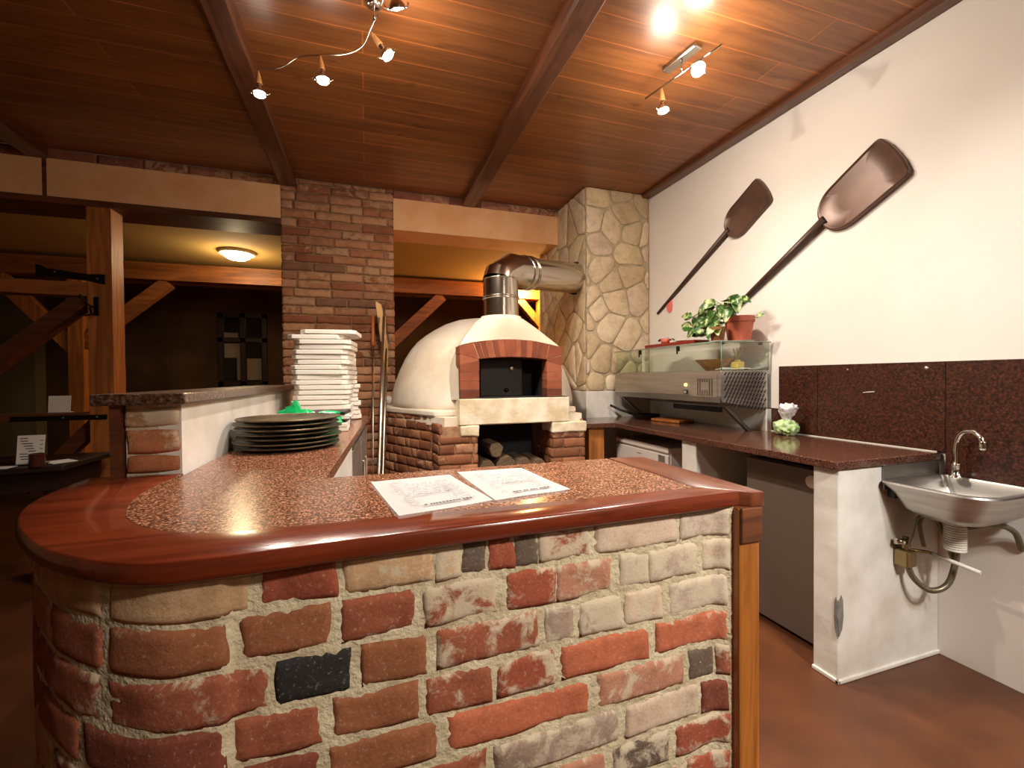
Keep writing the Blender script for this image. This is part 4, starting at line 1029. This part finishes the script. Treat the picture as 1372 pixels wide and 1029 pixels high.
for k in range(16):
    a = rnd.uniform(0, 6.28); bx_, by_ = 2.235+rnd.uniform(-.03,.03), 2.92+rnd.uniform(-.07,.07); leaf(b, (bx_, by_, GZ+.055), (math.cos(a)*.6, math.sin(a), rnd.uniform(.2,.9)), (0,0,1), rnd.uniform(.03,.055), .018, .15)
sc = thing('small_succulent', 'small dark succulent standing in the red tray', 'potted plant'); obj('foliage', b, 'leaf_dark', sc, auto=0)
b = BM(); lathe(b, [(0,0),(.03,0),(.038,.04),(.034,.04),(0,.034)], 20, T(2.235,2.92,GZ+.0345)); obj('pot', b, 'terracotta', sc)
b = BM(); lathe(b, [(0,0),(.04,0),(.062,.006),(.06,.008),(0,.003)], 28, T(2.23,2.70,GZ+.035)); solo('white_saucer', b, 'white_plastic', 'white saucer on the red tray beside the pothos leaves', 'saucer', smooth=40)

# ------------------------------------------------------------------ peels on the white wall
def wallpeel(label, tip, neck, end, w, r0, r1, square):
    # everything lies in the wall plane x = 2.52; coordinates are (y, z)
    t = thing('wall_peel', label, 'peel', 'decorative peels on the white wall')
    tip, neck, end = Vector(tip), Vector(neck), Vector(end); ax = (end-neck); Ln = ax.length; ax /= Ln; sd = Vector((-ax.y, ax.x))
    # outline in (along, across)
    h2 = w/2; pol = []; R_n = h2*1.05; tw = 1+square
    for i in range(13): a = PI/2*i/12; pol.append((R_n*(1-math.cos(a)), h2*(.12+.88*math.sin(a))))
    pol += [(Ln*.5, h2*(1+square*.5)), (Ln*.8, h2*tw), (Ln*.93, h2*tw), (Ln*.965, h2*tw*.97), (Ln*.99, h2*tw*.88)]
    pol += [(Ln*1.015, h2*tw*.45)]
    pol = pol+[(Ln*1.02, 0)]+[(u, -v) for u, v in pol[::-1]]
    cen = (Ln*.55, 0)
    b = BM(); rings = []
    for sc_, x in ((1,2.5195),(1,2.494),(.965,2.488),(.93,2.490),(.90,2.4965),(.5,2.4975)):
        rings.append([b.verts.new((x, *(neck+ax*(cen[0]+(u-cen[0])*sc_)+sd*(v*sc_)))) for u, v in pol])
    n = len(pol)
    for r_0, r_1 in zip(rings, rings[1:]):
        for i in range(n): b.faces.new((r_0[i], r_0[(i+1)%n], r_1[(i+1)%n], r_1[i]))
    b.faces.new(rings[-1]); b.faces.new(rings[0])
    o = obj('blade', b, 'peel', t); smoothang(o, 50)
    b = BM(); A = tip; B = neck+ax*.03; tube(b, [(2.519-r0, A.x, A.y), (2.519-(r0+r1)/2, *(A+(B-A)*.5)), (2.519-r1, B.x, B.y)], [r0, (r0+r1)/2, r1], 12); obj('handle', b, 'peel_edge', t)
wallpeel('smaller dark brown wooden peel hung slanted on the white wall', (3.385,1.872), (2.57,2.345), (2.245,2.535), .235, .011, .021, -.03)
wallpeel('larger dark brown peel with raised rim on the white wall', (2.56,1.745), (1.865,2.178), (1.485,2.395), .265, .015, .024, .05)
tg = thing('pink_tag', 'small pink plastic loop hanging at the tip of the smaller peel', 'tag')
b = BM(); pts = [(3.225+.033*math.cos(a), 1.925+.062*math.sin(a)-.012*abs(math.cos(a))) for a in [i*2*PI/28 for i in range(28)]]
prism(b, pts, 2.511, 2.5185, .002, 1, axis='x'); obj('plate', b, 'pink', tg)
b = BM(); tube(b, [(2.512,3.225+.033*math.cos(a),1.92+.06*math.sin(a)) for a in [i*2*PI/24 for i in range(25)]], .0045, 6); obj('rim', b, 'pink', tg)
# ================================================================== TRACK LAMPS
def align(p, d):
    q = Vector((0,0,-1)).rotation_difference(Vector(d).normalized()); return T(*p) @ q.to_matrix().to_4x4()
LIGHTS = []
def spothead(parent, p, d, power, bright=False, col=(1,.86,.68), size=115):
    mt = align(p, d)
    b = BM(); lathe(b, [(0,0),(.005,0),(.007,-.01),(.0145,-.06),(.0155,-.072),(.012,-.076),(0,-.076)], 16, mt); h = obj('spotlight', b, 'stem_wood', parent, smooth=True)
    b = BM(); lathe(b, [(0,-.074),(.013,-.074),(.013,-.096),(.02,-.1),(.031,-.116),(.034,-.126),(.034,-.131),(.029,-.131),(.027,-.118),(0,-.112)], 24, mt); o = obj('socket', b, 'chrome', h); smoothang(o, 40)
    b = BM(); lathe(b, [(0,-.128),(.012,-.129),(.0265,-.127)], 24, mt); obj('bulb', b, 'bulb_bright' if bright else 'bulb', h)
    b = BM(); tube(b, [mt @ V(.0335,0,-.128), mt @ V(.046,0,-.122), mt @ V(.048,0,-.112)], .003, 6); tube(b, [mt @ V(-.0335,0,-.128), mt @ V(-.046,0,-.122), mt @ V(-.048,0,-.112)], .003, 6); obj('clip', b, 'chrome', h)
    LIGHTS.append((mt @ V(0,0,-.14), Vector(d).normalized(), power, col, size))
tl = thing('track_light', 'curved chrome rod lamp with wooden spotlights above the stacked pans', 'track light')
rod = catmull([(-.52,2.60,2.905),(-.40,2.54,2.905),(-.30,2.43,2.905),(-.2,2.385,2.905),(-.08,2.34,2.905),(.0,2.26,2.905),(.04,2.13,2.905),(.08,1.98,2.905),(.10,1.80,2.905)], 6)
b = BM(); tube(b, rod, .0038, 8); obj('rod', b, 'chrome', tl, smooth=True)
for p in ((.05,2.09),):
    b = BM(); tube(b, [(p[0],p[1],2.905),(p[0],p[1],2.985)], .005, 8); lathe(b, [(0,-.0),(.03,0),(.034,-.012),(.02,-.016),(0,-.016)], 20, T(p[0],p[1],2.989)); obj('mount', b, 'chrome', tl)
WC = (1,.875,.74)
for p, d, w in (((-.515,2.595,2.9),(.06,-.12,-1),5),((-.2,2.385,2.9),(.1,-.12,-1),15),((.035,2.15,2.9),(.58,-.12,-.78),28),((.098,1.79,2.9),(.30,.45,-.9),26)):
    spothead(tl, p, d, w, col=WC)
tr = thing('track_light', 'straight chrome rod lamp with glaring spotlight near the white wall', 'track light')
b = BM(); tube(b, [(1.545,2.19,2.905),(1.575,2.07,2.905),(1.61,1.9,2.905),(1.65,1.72,2.905)], .0055, 8); obj('rod', b, 'chrome', tr)
b = BM(); box(b, -.03, .03, -.11, .11, -.02, 0, .008, 2, T(1.6,1.95,2.99) @ RZ(.18)); tube(b, [(1.6,1.95,2.905),(1.6,1.95,2.98)], .006, 8); obj('mount', b, 'chrome', tr)
spothead(tr, (1.572,2.08,2.9), (.03,-.08,-1), 22, col=WC)
spothead(tr, (1.615,1.88,2.9), (-.35,-.72,-.72), 34, True, col=(1,.92,.80))

for i, (p, d, w, colr, size) in enumerate(LIGHTS):
    l = bpy.data.lights.new('spot_beam', 'SPOT'); l.energy = w*2.5; l.color = colr; l.spot_size = math.radians(size+40); l.spot_blend = .8; l.shadow_soft_size = .03
    o = bpy.data.objects.new('spot_beam', l); C.objects.link(o); o.location = p; o.rotation_euler = Vector((0,0,-1)).rotation_difference(d).to_euler()
    # the spill of the open reflector lamp on ceiling and walls
    l = bpy.data.lights.new('spot_spill', 'POINT'); l.energy = w*(.5 if i == 4 else .35 if i == 5 else .17); l.color = colr; l.shadow_soft_size = .05
    o = bpy.data.objects.new('spot_spill', l); C.objects.link(o); o.location = p+d*.03
# ceiling lamps of the part of the room behind the camera
def room_lamp(x, y, z, to, w, cone, colr):
    l = bpy.data.lights.new('room_lamp', 'SPOT'); l.energy = w; l.color = colr; l.spot_size = math.radians(cone); l.spot_blend = 1.; l.shadow_soft_size = .12
    o = bpy.data.objects.new('room_lamp', l); C.objects.link(o); o.location = (x, y, z); o.rotation_euler = Vector((0,0,-1)).rotation_difference((Vector(to)-Vector((x,y,z))).normalized()).to_euler()
room_lamp(1.25, -1.1, 2.8, (.95,.9,.45), 330, 78, (1,.92,.80))
l = bpy.data.lights.new('ceiling_fill', 'POINT'); l.energy = 14; l.color = (1,.84,.66); l.shadow_soft_size = .15  # added fill light without a fixture, brightens the ceiling
o = bpy.data.objects.new('ceiling_fill', l); C.objects.link(o); o.location = (1.2, -1.6, 2.3)
room_lamp(1.6, -.8, 2.8, (2.15,1.3,.6), 120, 80, (.95,.98,1))
# ================================================================== TIMBER AND THE ROOM BEYOND
def timber(p, q, w, d, label, name='timber_beam', mat='timber_x', cat='beam', roll=0):
    """squared timber from p to q: w is its height or width in the wall plane (xz), d its depth along y"""
    p, q = Vector(p), Vector(q); ax = (q-p).normalized(); side = V(0,1,0); up = side.cross(ax).normalized(); b = BM(); g = []
    n = max(2, int((q-p).length/.12))
    for i in range(n+1):
        c_ = p.lerp(q, i/n); ring = []
        for (a, e) in ((-1,-1),(1,-1),(1,1),(-1,1)):
            j = 1+.03*noise.noise(V(i*.7, a*3, e*5+p.x))
            ring.append(b.verts.new(c_+up*(a*w/2*j)+side*(e*d/2)))
        g.append(ring)
    for r0, r1 in zip(g, g[1:]):
        for k in range(4): b.faces.new((r0[k], r0[(k+1)%4], r1[(k+1)%4], r1[k]))
    b.faces.new(g[0]); b.faces.new(g[-1])
    bmesh.ops.bevel(b, geom=[e for e in b.edges if len(e.link_faces) == 2 and e.calc_face_angle(0) > .8], offset=.006, segments=1, affect='EDGES')
    return solo(name, b, mat, label, cat)
timber((-1.89,4.19,0),(-1.89,4.19,2.6), .15, .17, 'thick orange timber post left of the low wall', 'timber_post', 'timber', 'post')
timber((-4.6,4.175,2.015),(-1.968,4.175,1.985), .1, .14, 'horizontal timber rail tied to the near post by an iron strap', 'timber_rail')
timber((-2.75,4.2,1.25),(-1.95,4.2,1.98), .105, .12, 'near reddish diagonal brace rising to the orange timber post', 'timber_brace', 'timber_dark', 'brace')
timber((-4.6,4.165,1.04),(-1.968,4.165,1.04), .055, .12, 'lower timber handrail running left from the near post', 'timber_rail', 'timber_dark')
timber((-2.4,4.22,.5),(-1.95,4.22,1.0), .09, .1, 'short diagonal brace under the lower handrail', 'timber_brace', 'timber_dark', 'brace')
st_ = thing('iron_strap', 'dark waisted iron strap across the top of the near timber post', 'strap')
b = BM(); prism(b, [(-2.26,2.15),(-2.23,2.145),(-2.2,2.125),(-1.95,2.095),(-1.89,2.1),(-1.855,2.10),(-1.855,2.025),(-1.89,2.03),(-1.95,2.045),(-2.2,2.065),(-2.23,2.055),(-2.26,2.055)], 4.097, 4.105, .002, 1, axis='y'); obj('plate', b, 'iron', st_)
for x, z in ((-2.15,2.1),(-1.9,2.065)):
    b = BM(); lathe(b, [(0,.006),(.006,.005),(.008,0),(0,0)], 10, T(x,4.097,z) @ RX(PI/2)); obj('bolt', b, 'steel_dull', st_)
s2 = thing('iron_strap', 'dark flat iron strap on the lower handrail beside the post', 'strap')
b = BM(); box(b, -2.42, -1.86, 4.097, 4.105, 1.015, 1.05, .002, 1); obj('plate', b, 'iron', s2)
for x in (-2.12,-1.92):
    b = BM(); lathe(b, [(0,.006),(.006,.005),(.008,0),(0,0)], 10, T(x,4.097,1.033) @ RX(PI/2)); obj('bolt', b, 'steel_dull', s2)
hk = thing('iron_hook', 'black wrought iron coat hook on the orange timber post', 'hook')
b = BM(); box(b, -1.925, -1.895, 4.096, 4.105, 1.79, 1.93, .004); obj('plate', b, 'iron', hk)
b = BM(); tube(b, catmull([(-1.91,4.095,1.85),(-1.93,4.05,1.86),(-1.955,4.02,1.90),(-1.97,4.02,1.93)], 5), .007, 8); tube(b, catmull([(-1.91,4.095,1.82),(-1.91,4.05,1.79),(-1.905,4.02,1.80),(-1.90,4.0,1.84)], 5), .007, 8); tube(b, catmull([(-1.91,4.095,1.81),(-1.94,4.06,1.79),(-1.96,4.05,1.78)], 5), .006, 8)
obj('prongs', b, 'iron', hk, smooth=True)
# far timber frame
timber((-5.1,5.98,2.52),(3.0,5.98,2.52), .19, .16, 'long horizontal timber beam across the far room', 'timber_beam')
timber((-2.94,5.98,0),(-2.94,5.98,2.42), .13, .14, 'far orange timber post just left of the near post', 'timber_post', 'timber', 'post')
timber((-3.6,5.98,2.40),(-2.97,5.98,1.66), .14, .1, 'far pale diagonal brace crossing behind the near reddish brace', 'timber_brace', 'timber', 'brace')
timber((-2.9,5.98,1.70),(-2.12,5.98,2.41), .13, .1, 'far diagonal brace right of the near post, below the far beam', 'timber_brace', 'timber_x', 'brace')
timber((.12,5.98,0),(.12,5.98,2.42), .14, .14, 'far timber post hidden beside the brick pillar', 'timber_post', 'timber', 'post')
timber((.16,5.98,1.62),(.98,5.98,2.41), .14, .1, 'far diagonal brace seen between brick pillar and oven dome', 'timber_brace', 'timber_x', 'brace')
timber((2.43,5.98,0),(2.43,5.98,2.42), .12, .14, 'far bright orange timber post beside the stone column', 'timber_post', 'timber', 'post')
timber((2.08,5.98,2.42),(2.42,5.98,2.05), .1, .1, 'short far brace beside the flue pipe and stone column', 'timber_brace', 'timber', 'brace')
# far partition and window
b = BM(); box(b, -5.2, -4.05, 7.3, 7.5, 0, 2.66); struct('wall_far_panel', b, 'far_grey')
w1 = BM(); box(w1, -2.02, -1.45, 7.47, 7.49, 1.26, 2.25); win = struct('window_1', w1, 'window_glass')
b = BM()
for x0, x1, z0, z1 in ((-2.05,-1.99,1.22,2.28),(-1.48,-1.42,1.22,2.28),(-2.05,-1.42,2.22,2.28),(-2.05,-1.42,1.22,1.28),(-1.77,-1.7,1.22,2.28),(-2.05,-1.42,1.86,1.92)): box(b, x0, x1, 7.43, 7.475, z0, z1)
struct('window_frame', b, 'furniture', win)
b = BM()
for x0, x1, z0, z1 in ((-1.98,-1.78,1.63,1.84),(-1.82,-1.78,1.3,1.63),(-1.69,-1.5,1.3,1.62),(-1.98,-1.8,1.93,2.0)): box(b, x0, x1, 7.462, 7.469, z0, z1)
struct('window_curtain', b, 'curtain', win)
# far lamps
def farlamp(x, y, w, label, colr):
    t = thing('ceiling_lamp', label, 'ceiling lamp')
    b = BM(); lathe(b, [(0,0),(.17,0),(.175,-.012),(.165,-.03),(.13,-.035),(0,-.03)], 36, T(x, y, 2.66)); o = obj('base_ring', b, 'white_plastic', t); smoothang(o, 40)
    b = BM(); lathe(b, [(.125,-.03),(.12,-.055),(.085,-.078),(.04,-.086),(0,-.088)], 32, T(x, y, 2.66)); obj('diffuser', b, 'lamp_glass', t, smooth=True)
    l = bpy.data.lights.new('far_lamp', 'POINT'); l.energy = w; l.color = colr; l.shadow_soft_size = .08
    o = bpy.data.objects.new('far_lamp', l); C.objects.link(o); o.location = (x, y, 2.5)
farlamp(-1.29, 5.36, 11, 'round glowing ceiling lamp in the far room left of the pillar', (1,.76,.42))
farlamp(2.12, 5.75, 80, 'warm ceiling lamp of the far room hidden behind the flue pipe', (1,.55,.18))

# ------------------------------------------------------------------ dark table at the left
tb = thing('dining_table', 'dark wooden table at the far left below the handrail', 'table')
b = BM(); prism(b, [(-1.80,3.47),(-1.78,4.02),(-3.3,4.02),(-3.3,3.22)], .745, .78, .006); obj('tabletop', b, 'furniture', tb)
b = BM(); prism(b, [(-1.86,3.53),(-1.84,3.97),(-3.2,3.97),(-3.2,3.28)], .62, .745); obj('apron', b, 'furniture', tb)
for x, y in ((-1.9,3.57),(-1.88,3.93),(-3.1,3.4),(-3.1,3.93)):
    b = BM(); box(b, x-.035, x+.035, y-.035, y+.035, 0, .745, .004); obj('leg', b, 'furniture', tb)
mc = thing('menu_card', 'white printed menu card standing on the dark table', 'menu card')
b = BM(); box(b, -.067, .067, -.0015, .0015, 0, .18, mat=T(-2.005,3.55,.786) @ RX(-.12)); obj('card', b, 'card', mc)
b = BM(); rnd = random.Random(8)
for i in range(9): 
    a = rnd.uniform(-.055,-.01); box(b, a, a+rnd.uniform(.03,.06), -.0022, -.0014, .03+i*.016, .035+i*.016, mat=T(-2.005,3.55,.786) @ RX(-.12))
for i in range(5): box(b, .045, .06, -.0022, -.0014, .04+i*.026, .044+i*.026, mat=T(-2.005,3.55,.786) @ RX(-.12))
obj('print', b, 'ink_dark', mc)
b = BM(); box(b, -2.08, -1.93, 3.535, 3.60, .7805, .788, .002); obj('stand', b, 'furniture', mc)
b = BM(); lathe(b, [(0,0),(.036,0),(.038,.005),(.036,.075),(.038,.08),(.033,.08),(.033,.05),(0,.05)], 24, T(-1.925,3.42+.05,.7805)); solo('candle_jar', b, 'candle', 'small brown candle jar in front of the menu card', 'candle jar', smooth=40)
for q, lab in (([(-2.45,3.40),(-2.05,3.44),(-2.05,3.53),(-2.4,3.56)], 'white paper napkin at the left edge of the dark table'), ([(-1.88,3.53),(-1.80,3.62),(-1.9,3.72),(-2.0,3.63)], 'white paper napkin beside the brown candle jar')):
    b = BM(); prism(b, q, .7803, .784, .001, 1); solo('paper_napkin', b, 'cloth', lab, 'napkin')
b = BM(); box(b, -.066, .066, -.002, .002, 0, .125, mat=T(-2.2,4.21,1.0685) @ RX(-.1)); box(b, -.066, .066, .0, .05, 0, .002, mat=T(-2.2,4.21,1.0685)); solo('paper_card', b, 'card', 'blank pale card standing on the lower timber handrail', 'card')

# ================================================================== finish
for r in list(ROOTS): fin(r)
w = bpy.data.worlds.new('world'); bpy.context.scene.world = w; w.use_nodes = True
w.node_tree.nodes['Background'].inputs[0].default_value = (1,.8,.6,1); w.node_tree.nodes['Background'].inputs[1].default_value = .045
f_, yaw, pitch, roll = 590.468, math.radians(18.222), math.radians(-.7908), math.radians(-.4641)
fwd = V(math.sin(yaw)*math.cos(pitch), math.cos(yaw)*math.cos(pitch), math.sin(pitch)); rt = V(math.cos(yaw), -math.sin(yaw), 0); up = rt.cross(fwd)
r2 = math.cos(roll)*rt+math.sin(roll)*up; u2 = -math.sin(roll)*rt+math.cos(roll)*up
cam = bpy.data.cameras.new('camera'); cam.sensor_fit = 'HORIZONTAL'; cam.sensor_width = 36; cam.lens = f_/1372*36; cam.clip_start = .02
co = bpy.data.objects.new('camera', cam); C.objects.link(co)
mw = Matrix((( r2.x, u2.x, -fwd.x, 0), (r2.y, u2.y, -fwd.y, 0), (r2.z, u2.z, -fwd.z, 1.3), (0,0,0,1))); co.matrix_world = mw
sc_ = bpy.context.scene; sc_.camera = co
vs = sc_.view_settings; vs.view_transform = 'Standard'; vs.look = 'None'; vs.gamma = 1; vs.exposure = .3; vs.use_curve_mapping = False
sc_.cycles.max_bounces = 8; sc_.cycles.diffuse_bounces = 4; sc_.cycles.glossy_bounces = 4; sc_.cycles.transparent_max_bounces = 16
sc_.cycles.sample_clamp_indirect = 4; sc_.cycles.caustics_reflective = False; sc_.cycles.caustics_refractive = False
sc_.cycles.use_denoising = True
